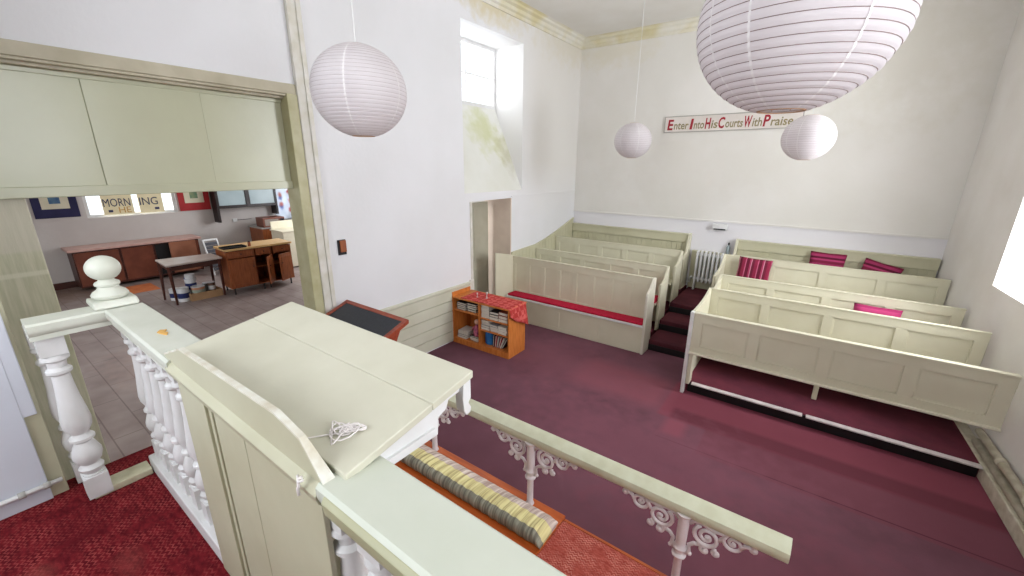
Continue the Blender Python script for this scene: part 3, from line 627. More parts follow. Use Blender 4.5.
# newel
c = (-2.575, .372)
mb = MB(); mb.prism([(c[0]-.085, RZ+.001), (c[0]-.085, RZ+.018), (c[0]-.065, RZ+.034), (c[0]+.065, RZ+.034), (c[0]+.085, RZ+.018), (c[0]+.085, RZ+.001)], c[1]-.075, c[1]+.08, 1)
pb(mb, 'newel_cap', GREENW, bevel=.01)
z0 = RZ+.033; prof = [(.05, z0), (.062, z0+.008), (.066, z0+.02), (.058, z0+.034), (.042, z0+.044), (.036, z0+.056), (.044, z0+.062), (.046, z0+.07), (.042, z0+.077), (.030, z0+.083)]
rb = .062; zc = z0+.090+rb*.82
for i in range(2, 15): a = math.pi*i/14; prof.append((max(.0005, rb*math.sin(a)), zc-rb*.92*math.cos(a)))
pb(MB().lathe(prof, c, 32), 'ball_finial', GREENW, smooth='auto')
def baluster_prof(z0, z1, s=1.0):
    h = z1-z0; q = [(.030, .0), (.030, .14), (.024, .145), (.034, .165), (.036, .18), (.028, .195), (.026, .205), (.036, .225), (.042, .255), (.042, .28), (.030, .33), (.024, .345), (.036, .36), (.036, .375), (.026, .39), (.024, .40),
        (.038, .44), (.041, .48), (.037, .54), (.030, .62), (.026, .70), (.024, .76), (.034, .775), (.034, .79), (.024, .805), (.026, .835), (.037, .85), (.037, .865), (.030, .88), (.030, 1.0)]
    return [(r*s, z0+f*h) for r, f in q]
def baluster(x, y, z0, z1, s=1.0, name='baluster', m=WHITE):
    mb = MB(); pr_ = baluster_prof(z0, z1, s); mb.lathe(pr_, (x, y), 16)
    w = .034*s; h = z1-z0; mb.box(x-w, x+w, y-w, y+w, z0, z0+.13*h); mb.box(x-w, x+w, y-w, y+w, z1-.12*h, z1)
    return pb(mb, name, m, smooth='auto')
for i in range(7): baluster(-2.53+i*.133, .4, 1.03, 1.795, .95)
for i in range(16): baluster(-.765+i*.136, .4, 1.03, 1.795, 1.15)
baluster(-2.575, .145, .965, 1.80, 1.25, 'stair_baluster')
baluster(-2.775, .125, .955, 1.79, .95, 'stair_baluster')
pb(MB().box(-2.60, -1.66, .345, .455, .95, 1.03), 'base_rail', WHITE, bevel=.006)
pb(MB().box(-.835, 1.40, .345, .455, .95, 1.03), 'base_rail', WHITE, bevel=.006)
pb(MB().box(-2.64, -2.54, .12, .34, .951, .985), 'base_rail', mat('worn_cream_paint', (218, 216, 188), .5, (196, 190, 156), 14), bevel=.004)
# panelled front between the two balustrades
mb = MB(); mb.box(-1.66, -.835, .36, .45, .95, 1.80)
mb.box(-1.66, -1.43, .342, .36, .95, 1.80); mb.box(-1.66, -.72, .342, .36, 1.79, 1.835); mb.box(-.80, -.765, .346, .36, .95, 1.80)
mb.box(-1.43, -1.405, .35, .36, .95, 1.78)
for a, b in ((-1.40, -1.185), (-1.181, -.80)): mb.box(a, b, .354, .36, .95, 1.77)
pb(mb, 'panel', PANEL, bevel=.002)
pb(MB().prism([(.318, RZ-.034), (.316, RZ-.02), (.322, RZ-.010), (.326, RZ-.008), (.326, RZ-.05), (.338, RZ-.05), (.338, RZ-.072), (.330, RZ-.07), (.320, RZ-.052)], -.70, 1.40, 0), 'cap_moulding', mat('olive_moulding_paint', (180, 180, 148), .4, (170, 169, 136), 5), smooth='auto')
pb(MB().prism([(.336, 1.80), (.326, 1.815), (.322, 1.835), (.33, 1.85), (.345, 1.862), (.36, 1.862), (.36, 1.80)], -1.68, -.735, 0), 'panel_moulding', PANEL, smooth='auto')
# board that rises behind the moulding and closes the near side of the desk
FB = [(-1.715, 1.835), (-1.712, 1.875), (-1.53, 1.943), (-1.3, 1.951), (-.905, 1.962), (-.80, 1.941), (-.70, 1.842), (-.70, 1.835)]
pb(MB().prism(FB, .338, .350, 1), 'book_stop', PANEL, bevel=.002)
mb = MB(); ch = FB[1:-1]
for i_, ((xa, za), (xb, zb)) in enumerate(zip(ch, ch[1:])):
    wd_ = .366 if i_ >= 4 else .351
    wa_ = .351 if i_ <= 4 else wd_
    mb.hexa([(xa, .336, za-.004), (xb, .336, zb-.004), (xb, wd_, zb-.004), (xa, wa_, za-.004)], [(xa, .336, za+.002), (xb, .336, zb+.002), (xb, wd_, zb+.002), (xa, wa_, za+.002)])
pb(mb, 'stop_edging', mat('worn_white_edge', (226, 226, 216), .45, (204, 196, 176), 18))
# sloping desk
def dz(y): return 1.878+(y-.37)*.178
def deskslab(x0, x1, y0, y1, th):
    return MB().hexa([(x0, y0, dz(y0)-th), (x1, y0, dz(y0)-th), (x1, y1, dz(y1)-th), (x0, y1, dz(y1)-th)], [(x0, y0, dz(y0)), (x1, y0, dz(y0)), (x1, y1, dz(y1)), (x0, y1, dz(y1))])
pb(deskslab(-1.70, -.695, .370, .6195, .022), 'desk_board', DESK, bevel=.003)
pb(deskslab(-1.70, -.695, .6205, .775, .022), 'desk_board', DESK, bevel=.003)
mb = MB(); 
mb.prism([(.47, 1.80), (.655, 1.80), (.66, 1.85), (.69, 1.862), (.70, 1.885), (.745, 1.89), (.745, dz(.745)-.022), (.40, dz(.40)-.022), (.40, 1.862), (.47, 1.862)], -.745, -.72, 0)
mb.prism([(.47, 1.815), (.64, 1.815), (.64, 1.83), (.47, 1.83)], -.722, -.712, 0); mb.prism([(.38, dz(.38)-.03), (.75, dz(.75)-.03), (.75, dz(.75)-.02), (.38, dz(.38)-.02)], -.722, -.705, 0)
pb(mb, 'desk_side', WHITE, bevel=.002)
mb = MB(); mb.prism([(.47, 1.80), (.655, 1.80), (.66, 1.85), (.69, 1.862), (.70, 1.885), (.745, 1.89), (.745, dz(.745)-.022), (.40, dz(.40)-.022), (.40, 1.862), (.47, 1.862)], -1.67, -1.645, 0)
pb(mb, 'desk_side', WHITE, bevel=.002)
pb(MB().box(-1.65, -.74, .46, .652, 1.802, 1.86), 'desk_front', PANEL)
pb(MB().prism([(.775, dz(.76)-.02), (.775, 1.86), (.765, 1.85), (.775, 1.83), (.772, 1.815), (.755, 1.812), (.745, 1.83), (.742, 1.87), (.745, dz(.745)-.02)], -.735, -.705, 0), 'desk_bracket', WHITE, bevel=.002)
# pulpit front below the platform edge
struct('trim_17', MB().box(-2.83, 1.45, .46, .478, .23, .955), PANEL)
# loose string on the desk, twist of string on the moulding
mb = MB(); rnd = random.Random(3); pts_ = []
for i in range(120):
    a = i*.47; k = .6+.4*math.sin(i*.13); x = -.815+.028*k*math.cos(a)+.012*math.sin(i*.7)+.02*math.sin(i*.031); y = .437+.028*k*math.sin(a*1.07)+.006*math.cos(i*.9)+.018*math.sin(i*.031)
    pts_.append((x, y, dz(y)+.004+.005*abs(math.sin(i*.37))))
mb.tube(pts_, .0019, 5)
mb.tube([(-.83-.012*i, .42-.011*i, dz(.42-.011*i)+.003) for i in range(5)], .0019, 5)
tag(mb.build('string_tangle', STRING, None, smooth=True), 'loose tangle of white string lying on the sloping pulpit desk', 'string')
mb = MB(); mb.tube([(-.775, .32, 1.868), (-.782, .314, 1.862), (-.775, .31, 1.85), (-.785, .312, 1.84), (-.78, .31, 1.825)], .0035, 6); mb.tube([(-.79, .318, 1.866), (-.775, .312, 1.86), (-.765, .316, 1.868)], .003, 6)
tag(mb.build('string_knot', STRING, None, smooth=True), 'short white knot of string hanging on the moulding below the desk', 'string')
mb = MB(); mb.prism([(-2.005, .40), (-1.985, .385), (-1.95, .392), (-1.925, .40), (-1.955, .412), (-1.975, .405), (-1.99, .418)], RZ+.0005, RZ+.004, 2)
tag(mb.build('dry_leaf', mat('yellow_leaf', (226, 178, 96), .7, (206, 160, 90), 20), None), 'small curled yellow scrap lying on the handrail left of the desk', 'scrap')
# ------------------------------------------------------------------ communion rail
CR = thing('communion_rail', 'low cream rail on white iron posts with scrolled brackets in front of the dais', 'rail', (-1.2, 1.975, .23))
ZR = .83-.23
prof = [(-.03, ZR-.095), (-.03, ZR-.082), (-.044, ZR-.078), (-.05, ZR-.062), (-.048, ZR-.040), (-.046, ZR-.028), (.0, ZR-.006), (.03, ZR), (.042, ZR-.006), (.046, ZR-.05), (.04, ZR-.078), (.02, ZR-.082), (.02, ZR-.095)]
MB().prism(prof, -1.35, 1.385, 0).build('handrail', mat('rail_cream_paint', (214, 216, 192), .4, (204, 205, 178), 12, .08, 50), CR, smooth='auto')
def spiral(cx, cz, r0, turns, a0, dirn=1, n=34, tail=None):
    pts = []
    for i in range(n+1):
        s = i/n; a = a0+dirn*turns*2*math.pi*s; r = r0*(1-s)**.85+.004
        pts.append((cx+r*math.cos(a), 0, cz+r*math.sin(a)))
    return pts
def bracket(side, parent):
    mb = MB(); T = .0105; s = side; zt = -.105
    def add(p, r=T):
        mb.tube([(s*q[0], 0, q[2]+ZRB) for q in p], r, 7)
    ZRB = ZR-.100
    # stem running from collar up and out under the rail
    add([(.03, 0, -.235), (.045, 0, -.21), (.04, 0, -.17), (.062, 0, -.145), (.08, 0, -.14)])
    add([(.03, 0, -.03), (.05, 0, -.005), (.09, 0, .0), (.15, 0, -.012), (.19, 0, -.004)])
    big = spiral(.118, -.07, .062, 1.9, 2.2, 1); add(big, [T*(1.1-.35*i/34) for i in range(35)])
    sec = spiral(.237, -.036, .046, 1.7, 1.9, 1); add(sec, [T*(1.0-.35*i/34) for i in range(35)])
    add([(.175, 0, -.055), (.192, 0, -.03), (.20, 0, -.012)]); add([(.27, 0, -.045), (.285, 0, -.02), (.31, 0, -.008)])
    add(spiral(.116, -.156, .020, 1.1, 1.6, 1, 16), T*.85); add(spiral(.170, -.145, .016, 1.1, 1.6, 1, 16), T*.85)
    add([(.08, 0, -.14), (.10, 0, -.125), (.13, 0, -.128)]); add(spiral(.325, -.018, .014, 1.1, 1.4, 1, 14), T*.85)
    mb.ball((s*.116, 0, -.16+ZRB), .014, 6); mb.ball((s*.172, 0, -.148+ZRB), .012, 6); mb.ball((s*.327, 0, -.02+ZRB), .013, 6); mb.ball((s*.118, 0, -.07+ZRB), .012, 6); mb.ball((s*.237, 0, -.036+ZRB), .010, 6); mb.ball((s*.05, 0, -.225+ZRB), .012, 6)
    return mb.build('scroll_bracket', IRON, parent, smooth=True)
pst = None
def make_post(x):
    mb = MB(); h = ZR-.08
    mb.lathe([(.045, 0), (.045, .012), (.03, .02), (.022, .04), (.021, h-.30), (.024, h-.295), (.036, h-.285), (.038, h-.275), (.026, h-.262), (.026, h-.25), (.034, h-.24), (.036, h-.225), (.026, h-.21), (.027, h-.19), (.030, h-.02), (.04, h-.01), (.042, h)], n=20)
    o = mb.build('post', IRON, CR, smooth='auto'); o.location = (x, -.02, 0)
    bracket(1, o); bracket(-1, o); return o
p0 = make_post(-.27+1.2-.005)
for x in (-1.25+1.2, -2.19+1.2):
    c_ = p0.copy(); COL.objects.link(c_); c_.parent = CR; c_.location = (x, -.02, 0)
    for g in p0.children: q = g.copy(); COL.objects.link(q); q.parent = c_
# ------------------------------------------------------------------ kneeler
K = thing('kneeler', 'long orange wood kneeler with a gathered yellow and grey striped cover inside the rail', 'kneeler', (-1.9, 1.8, .23))
MB().box(-1.0, .905, -.19, .205, 0.001, .02).build('base_board', ORANGE, K, bevel=.004)
def pleat():
    m = bpy.data.materials.new('gathered_striped_cover'); m.use_nodes = True; nt = m.node_tree; b = nt.nodes['Principled BSDF']; b.inputs['Roughness'].default_value = .8
    tc = nt.nodes.new('ShaderNodeTexCoord'); sp = nt.nodes.new('ShaderNodeSeparateXYZ'); nt.links.new(tc.outputs['Object'], sp.inputs[0])
    mp = nt.nodes.new('ShaderNodeMapping'); mp.inputs['Scale'].default_value = (60, 2, 2); nt.links.new(tc.outputs['Object'], mp.inputs[0])
    n = nt.nodes.new('ShaderNodeTexNoise'); n.inputs['Scale'].default_value = 1; n.inputs['Detail'].default_value = 3; nt.links.new(mp.outputs[0], n.inputs['Vector'])
    r = nt.nodes.new('ShaderNodeValToRGB'); e = r.color_ramp.elements; e[0].position = .3; e[0].color = srgb(176, 158, 112); e[1].position = .7; e[1].color = srgb(248, 240, 186); k = e.new(.5); k.color = srgb(232, 222, 160)
    r2 = nt.nodes.new('ShaderNodeValToRGB'); e = r2.color_ramp.elements; e[0].position = .35; e[0].color = srgb(110, 108, 96); e[1].position = .68; e[1].color = srgb(176, 174, 156)
    r3 = nt.nodes.new('ShaderNodeValToRGB'); e = r3.color_ramp.elements; e[0].position = .35; e[0].color = srgb(176, 150, 140); e[1].position = .65; e[1].color = srgb(238, 224, 214)
    for q in (r, r2, r3): nt.links.new(n.outputs['Fac'], q.inputs[0])
    g = nt.nodes.new('ShaderNodeMath'); g.operation = 'LESS_THAN'; g.inputs[1].default_value = -.08; nt.links.new(sp.outputs[1], g.inputs[0])
    h = nt.nodes.new('ShaderNodeMath'); h.operation = 'GREATER_THAN'; h.inputs[1].default_value = .02; nt.links.new(sp.outputs[1], h.inputs[0])
    m1 = nt.nodes.new('ShaderNodeMix'); m1.data_type = 'RGBA'; nt.links.new(g.outputs[0], m1.inputs[0]); nt.links.new(r.outputs[0], m1.inputs[6]); nt.links.new(r2.outputs[0], m1.inputs[7])
    m2 = nt.nodes.new('ShaderNodeMix'); m2.data_type = 'RGBA'; nt.links.new(h.outputs[0], m2.inputs[0]); nt.links.new(m1.outputs[2], m2.inputs[6]); nt.links.new(r3.outputs[0], m2.inputs[7])
    nt.links.new(m2.outputs[2], b.inputs['Base Color']); return m
mb = MB(); cs = [(-.105, 0.02), (-.118, .05), (-.116, .085), (-.10, .108), (-.06, .118), (.0, .112), (.06, .095), (.10, .07), (.12, .035), (.12, .02)]
nx = 260; rings = []
rnd = random.Random(5); phs = [rnd.uniform(-.8, .8) for _ in range(60)]
for i in range(nx+1):
    x = -.95+1.85*i/nx; u = (x+.95)/.075; j = int(u); k = .5-.5*math.cos(2*math.pi*(u+.15*math.sin(j*1.7)))
    endk = min(1, (nx-i)/8)**.5 if i > nx-8 else 1
    rings.append([mb.bm.verts.new((x+.010*math.sin(q*1.3+phs[j % 60]), cy_*(1+.05*k), .02+(cz_-.02)*(1-.10*k)*(.35+.65*endk))) for q, (cy_, cz_) in enumerate(cs)])
for a, b in zip(rings, rings[1:]):
    for q in range(len(cs)-1): mb._f([a[q], a[q+1], b[q+1], b[q]])
mb._f(rings[0]); mb._f(rings[-1][::-1])
mb.build('gathered_cover', pleat(), K, smooth=True)
# ------------------------------------------------------------------ dark topped lectern table at the left
L = thing('display_lectern', 'mahogany framed lectern with a dark sloping top near the left wall', 'lectern', (-3.4, 2.2, 0))
al = math.atan2(.115, .29); 
def lz(y): return 1.10-(.15-y)*.36
def slab(x0, x1, y0, y1, lo, hi): return MB().hexa([(x0, y0, lz(y0)+lo), (x1, y0, lz(y0)+lo), (x1, y1, lz(y1)+lo), (x0, y1, lz(y1)+lo)], [(x0, y0, lz(y0)+hi), (x1, y0, lz(y0)+hi), (x1, y1, lz(y1)+hi), (x0, y1, lz(y1)+hi)])
slab(-.46, .46, -.31, .11, -.012, .001).build('dark_top', SLATE, L)
for q in ((-.5, .5, .11, .15), (-.5, .5, -.35, -.31), (-.5, -.45, -.31, .11), (.45, .5, -.31, .11)): slab(*q, -.03, .008).build('frame', REDW, L, bevel=.003)
for x in (-.42, .42):
    MB().prism([(-.2, 0), (-.2, .86), (-.28, lz(-.28)-.03), (.12, lz(.12)-.03), (.04, .9), (.02, 0)], x-.02, x+.02, 0).build('side_panel', REDW, L, bevel=.004)
MB().box(-.4, .4, -.02, .01, .5, .95).build('front_panel', REDW, L); MB().box(-.4, .4, -.19, .01, .1, .13).build('shelf', REDW, L)
# ------------------------------------------------------------------ bookcase with cloth and books
B = thing('bookcase', 'low orange veneer bookcase with two bays standing at the doorway', 'bookcase', (-3.482, 4.03, 0), math.radians(1))
MB().box(-.505, -.485, 0, .39, 0, .765).build('side_panel', BOOKW, B, bevel=.002)
MB().box(.485, .505, 0, .39, 0, .69).build('side_panel', BOOKW, B, bevel=.002)
MB().box(-.505, .505, -.005, .42, .685, .705).build('top_panel', BOOKW, B, bevel=.002)
MB().box(-.485, .485, 0.0, .015, 0, .065).build('plinth', BOOKW, B); MB().box(-.485, .485, .0, .38, .065, .083).build('bottom_shelf', BOOKW, B)
MB().box(-.02, .0, .005, .38, .083, .685).build('divider', BOOKW, B); MB().box(-.485, .485, .375, .388, 0, .685).build('back_panel', BOOKW, B)
MB().box(-.485, -.02, .01, .375, .50, .515).build('shelf', BOOKW, B)
MB().box(0, .485, .01, .375, .475, .49).build('shelf', BOOKW, B); MB().box(0, .485, .01, .375, .30, .315).build('shelf', BOOKW, B)
def check():
    m = mat('red_check_cloth', (212, 104, 98), .85, (196, 86, 82), 30, .1, 200, spec=.1); nt = m.node_tree; b, src = last_color(m)
    tc = nt.nodes.new('ShaderNodeTexCoord'); mp = nt.nodes.new('ShaderNodeMapping'); mp.inputs['Rotation'].default_value = (0, .4, math.radians(45)); nt.links.new(tc.outputs['Object'], mp.inputs[0])
    ck = nt.nodes.new('ShaderNodeTexChecker'); ck.inputs['Scale'].default_value = 16; ck.inputs[1].default_value = (1,1,1,1); ck.inputs[2].default_value = srgb(222, 160, 160); nt.links.new(mp.outputs[0], ck.inputs[0])
    mx = nt.nodes.new('ShaderNodeMix'); mx.data_type = 'RGBA'; mx.blend_type = 'MULTIPLY'; mx.inputs[0].default_value = .9; nt.links.new(src, mx.inputs[6]); nt.links.new(ck.outputs[0], mx.inputs[7]); nt.links.new(mx.outputs[2], b.inputs['Base Color']); return m
mb = MB(); nx, ny = 34, 16; grid = []
for i in range(nx+1):
    row = []
    for j in range(ny+1):
        s = i/nx*(1.0+.10*(j/ny)); y = .0+.38*j/ny; x = -.34+s
        if x <= .50: p = (x, y, .7105+.003*math.sin(x*23+y*9))
        else:
            d = x-.50; sw = .02*math.sin(j*1.1)*min(1, d*8); hang = 1 if j > 2 else .82
            p = (.514+sw*.7+d*.12+(.02 if j > 9 else 0)*min(1, d*6), y*(1-.1*d)+(.05*d*2 if j > 9 else 0), .708-d*(.85+.4*(j/ny))*hang)
        row.append(mb.bm.verts.new(p))
    grid.append(row)
for i in range(nx):
    for j in range(ny): mb._f([grid[i][j], grid[i+1][j], grid[i+1][j+1], grid[i][j+1]])
cl = mb.build('table_cloth', check(), None, smooth=True); cl.location = (-3.482, 4.03, 0); cl.rotation_euler = (0, 0, math.radians(1))
sd = cl.modifiers.new('solid', 'SOLIDIFY'); sd.thickness = .003; sd.offset = 1
tag(cl, 'red and pink checked cloth draped over the orange bookcase', 'cloth')
COVERS = dict(white=mat('white_book_cover', (218, 212, 204), .6), black=mat('black_book_cover', (34, 32, 36), .5), brown=mat('brown_book_cover', (140, 66, 46), .6), grey=mat('grey_book_cover', (150, 148, 150), .6), blue=mat('blue_bag', (38, 120, 190), .6, (28, 96, 160), 12), red=mat('red_book_cover', (176, 40, 54), .6), pink=mat('pink_fabric', (196, 110, 130), .8, (120, 50, 90), 24), green=mat('green_book_cover', (56, 92, 80), .6))
RB = Matrix.Translation((-3.482, 4.03, 0)) @ Matrix.Rotation(math.radians(1), 4, 'Z')
def book(col, loc, size, label, rz=0, ry=0, name='book', group='books in the orange bookcase'):
    w, d, h = size; mb = MB(); mb.mi = 0
    mb.box(-w/2, w/2, -d/2, d/2, 0, .004); mb.box(-w/2, w/2, -d/2, d/2, h-.004, h); mb.box(-w/2, -w/2+.004, -d/2, d/2, .004, h-.004)
    mb.mi = 1; mb.box(-w/2+.004, w/2-.004, -d/2+.005, d/2-.005, .004, h-.004)
    o = mb.build(name, [COVERS[col], PAPER], None); o.matrix_world = RB @ Matrix.Translation(loc) @ Matrix.Rotation(math.radians(rz), 4, 'Z') @ Matrix.Rotation(math.radians(ry), 4, 'Y')
    return tag(o, label, 'book', group)
ORD = {0: 'bottom', 1: 'second from bottom', 2: 'third from bottom', 3: 'fourth from bottom', 4: 'fifth from bottom'}
def pile(cols, x, y, z, size, where, jit=3):
    zz = z
    for i, c_ in enumerate(cols):
        h = size[2]*random.uniform(.9, 1.1); pos = 'topmost' if i == len(cols)-1 else ORD[i]
        book(c_, (x+random.uniform(-.004, .004), y+random.uniform(-.006, .006), zz), (size[0], size[1], h), '%s book, %s of the pile %s' % (c_, pos, where), random.uniform(-jit, jit)); zz += h+.0008
pile(['grey', 'black', 'grey', 'black'], -.36, .14, .516, (.16, .2, .028), 'at left, upper shelf, left bay', 6)
pile(['black', 'green', 'black', 'black'], -.18, .15, .516, (.17, .2, .03), 'at right, upper shelf, left bay', 8)
pile(['white', 'grey', 'white', 'white'], -.35, .14, .084, (.17, .21, .027), 'at left, bottom of left bay', 6)
pile(['grey', 'white', 'black'], -.13, .14, .084, (.15, .2, .026), 'at right, bottom of left bay', 8)
pile(['white', 'white', 'white', 'white'], .075, .13, .491, (.13, .19, .045), 'at left, top shelf, right bay')
pile(['white', 'black', 'black'], .225, .13, .491, (.14, .19, .04), 'in the middle, top shelf, right bay')
pile(['white', 'brown', 'brown'], .375, .13, .491, (.14, .19, .045), 'at right, top shelf, right bay')
pile(['white', 'grey', 'white', 'white'], .08, .13, .316, (.14, .19, .034), 'at left, middle shelf, right bay')
pile(['white', 'white', 'grey'], .228, .13, .316, (.13, .19, .034), 'in the middle, middle shelf, right bay')
pile(['white', 'white', 'white'], .375, .13, .316, (.14, .19, .036), 'at right, middle shelf, right bay')
mb = MB(); pr_ = []
for i in range(9): pr_.append((.06+.012*math.sin(i*1.3), .025*i))
mb.lathe([(.055, 0), (.07, .02), (.072, .1), (.066, .16), (.05, .2), (.045, .21)], n=18); o = mb.build('cloth_bag', COVERS['blue'], None, smooth=True); o.matrix_world = RB @ Matrix.Translation((.10, .11, .084)) @ Matrix.Diagonal((1, .8, 1, 1))
tag(o, 'bright blue bag on the bottom of the right bay of the bookcase', 'bag')
for i, (c_, a) in enumerate((('black', 2), ('red', 6), ('grey', 10), ('red', 16), ('white', 22), ('black', 28))):
    w = .022; o = book(c_, (.215+i*.038, .12, .084), (.17, .13, w), '%s upright book leaning on the bottom of the right bay, number %s from the blue bag' % (c_, ['one', 'two', 'three', 'four', 'five', 'six'][i]))
    o.matrix_world = RB @ Matrix.Translation((.205+i*.037, .12, .173)) @ Matrix.Rotation(math.radians(-90+a), 4, 'Y') @ Matrix.Translation((0, 0, -w/2))
    o['label'] = '%s upright book in the right bay, %s from the blue bag' % (c_, ['first', 'second', 'third', 'fourth', 'fifth', 'sixth'][i])
t = thing('rag_doll', 'small pink patterned rag doll slumped in the left bay of the bookcase', 'doll'); t.matrix_world = RB @ Matrix.Translation((-.10, .07, .165))
MB().lathe([(.01, 0), (.05, .01), (.055, .06), (.04, .13), (.022, .17), (.02, .18)], n=14).build('dress', COVERS['pink'], t, smooth=True)
MB().ball((0, 0, .215), .04, 7).build('head', mat('doll_skin', (214, 170, 150), .8), t, smooth=True)
MB().tube([(0, 0, .15), (.04, -.02, .12), (.055, -.03, .08)], .011).tube([(0, 0, .15), (-.045, -.02, .13), (-.06, -.03, .09)], .011).build('arms', COVERS['pink'], t, smooth=True)
# small things on the cloth
t = thing('glass_candle_holder', 'small clear glass holder standing on the checked cloth, the taller one', 'candle holder'); t.matrix_world = RB @ Matrix.Translation((-.02, .2, .715))
CLEAR = mat('cloudy_glass', (226, 214, 210), .15, (210, 196, 192), 8, spec=.8)
MB().lathe([(.022, 0), (.006, .01), (.005, .05), (.014, .06), (.014, .09)], n=14).build('stem', CLEAR, t, smooth=True)
t2 = dup(t, None, None, 'small clear glass holder standing on the checked cloth, the squat one nearer the left'); t2.matrix_world = RB @ Matrix.Translation((-.16, .16, .715)) @ Matrix.Scale(.7, 4)
# ------------------------------------------------------------------ other-room furniture
SB = thing('sideboard', 'long dark brown sideboard against the far wall of the other room', 'sideboard', (-11.88, 2.4, 0))
MB().box(-.3, .26, -1.1, 1.0, .06, .80).build('body', DARKW, SB, bevel=.004)
MB().box(-.3, .32, -1.16, 1.05, .80, .845).build('worktop', mat('pinkish_worktop', (206, 168, 158), .35, (190, 150, 140), 8), SB, bevel=.006)
for y0, y1 in ((-1.08, -.42), (-.38, .14), (.72, .98)): MB().box(.262, .285, y0, y1, .1, .77).build('door', mat('reddish_door_wood', (120, 66, 48), .35, (100, 52, 38), 5), SB, bevel=.004)
MB().box(.262, .268, .18, .70, .1, .77).build('opening_shade', BLACK, SB)  # black sheet painting the unlit inside; the body behind is solid
MB().box(.30, .325, .42, .92, .1, .79).build('door', mat('light_brown_door', (158, 104, 80), .4, (142, 90, 68), 5), SB, bevel=.004)
def tablething(name, label, cat, top_pts, ztop, leg_pts, legm, topm, th=.03):
    cx = sum(p[0] for p in top_pts)/4; cy = sum(p[1] for p in top_pts)/4
    t = thing(name, label, cat, (cx, cy, 0)); q = [(p[0]-cx, p[1]-cy) for p in top_pts]
    MB().hexa([(a, b, ztop-th) for a, b in q], [(a, b, ztop) for a, b in q]).build('tabletop', topm, t, bevel=.006)
    MB().hexa([(a*.86, b*.9, ztop-th-.09) for a, b in q], [(a*.86, b*.9, ztop-th) for a, b in q]).build('apron', legm, t)
    for (a, b), (la, lb) in zip(q, leg_pts):
        x, y = a*.86, b*.9; MB().tube([(x, y, ztop-th), (la-cx, lb-cy, 0)], [.032, .018], 8).build('leg', legm, t, smooth='auto')
    return t
tablething('side_table', 'small table with pale top and splayed dark legs in the other room', 'table', [(-9.65, 2.1), (-8.9, 2.06), (-8.97, 2.94), (-9.52, 2.95)], .79, [(-9.7, 2.12), (-9.15, 2.16), (-9.15, 2.93), (-9.65, 2.93)], DARKW, mat('pale_table_top', (196, 184, 178), .3, (182, 168, 160), 8))
CB = thing('kitchen_cabinet', 'brown kitchen base unit with pale pine top and doors ajar in the other room', 'cabinet', (-9.2, 3.62, 0), math.radians(-2))
MB().box(-.3, .26, -.6, .6, .13, .15).box(-.3, .26, -.6, -.575, .13, .86).box(-.3, .26, .575, .6, .13, .86).box(-.3, -.27, -.6, .6, .13, .86).box(-.28, .24, -.12, -.1, .13, .86).box(-.28, .24, .2, .22, .13, .86).box(-.28, .24, -.58, .58, .48, .495).build('body', MIDW, CB, bevel=.003)
MB().box(-.32, .30, -.62, .62, .88, .92).build('worktop', PINEW, CB, bevel=.006)
for y0, y1 in ((-.59, -.13), (-.09, .2), (.24, .59)):
    f_ = MB().box(.26, .28, y0, y1, .73, .865).box(.28, .287, y0+.03, y1-.03, .755, .84).build('drawer', MIDW, CB, bevel=.003)
    MB().ball((.30, (y0+y1)/2, .8), .014, 5).build('knob', DARKW, f_, smooth=True)
def cdoor(y, w, a, mirror=1):
    mb = MB(); mb.box(0, .02, 0, w*mirror, -.28, .28) if mirror > 0 else mb.box(0, .02, w*mirror, 0, -.28, .28)
    lo, hi = sorted((.05*mirror, (w-.05)*mirror)); mb.box(.02, .028, lo, hi, -.22, .22)
    d_ = mb.build('door', MIDW, CB, bevel=.004); d_.location = (.262, y, .43); d_.rotation_euler = (0, 0, math.radians(a))
    MB().ball((.045, (w-.04)*mirror, .1), .014, 5).build('knob', DARKW, d_, smooth=True)
cdoor(-.59, .46, 0); cdoor(.2, .30, 50, -1); cdoor(.58, .36, 28, -1)
for x in (-.25, .2):
    for y in (-.54, .0, .12, .54): MB().lathe([(.018, 0), (.02, .01), (.014, .02), (.016, .13)], (x, y), 10).build('leg', BLACK, CB, smooth='auto')
t = thing('baking_tray', 'black tray lying on the left end of the pine topped cabinet', 'tray', (-9.05, 3.18, .922)); MB().box(-.12, .12, -.2, .2, 0, .006).box(-.12, -.11, -.2, .2, .006, .03).box(.11, .12, -.2, .2, .006, .03).box(-.12, .12, -.2, -.19, .006, .03).box(-.12, .12, .19, .2, .006, .03).build('pan', BLACK, t)
t = thing('small_jar', 'small brown jar standing on the pine topped cabinet beside the tray', 'jar', (-9.0, 3.46, .922)); MB().lathe([(.025, 0), (.028, .01), (.028, .07), (.02, .085)], n=12).build('body', MIDW, t, smooth='auto'); MB().lathe([(.022, .085), (.022, .1)], n=12).build('lid', BLACK, t)
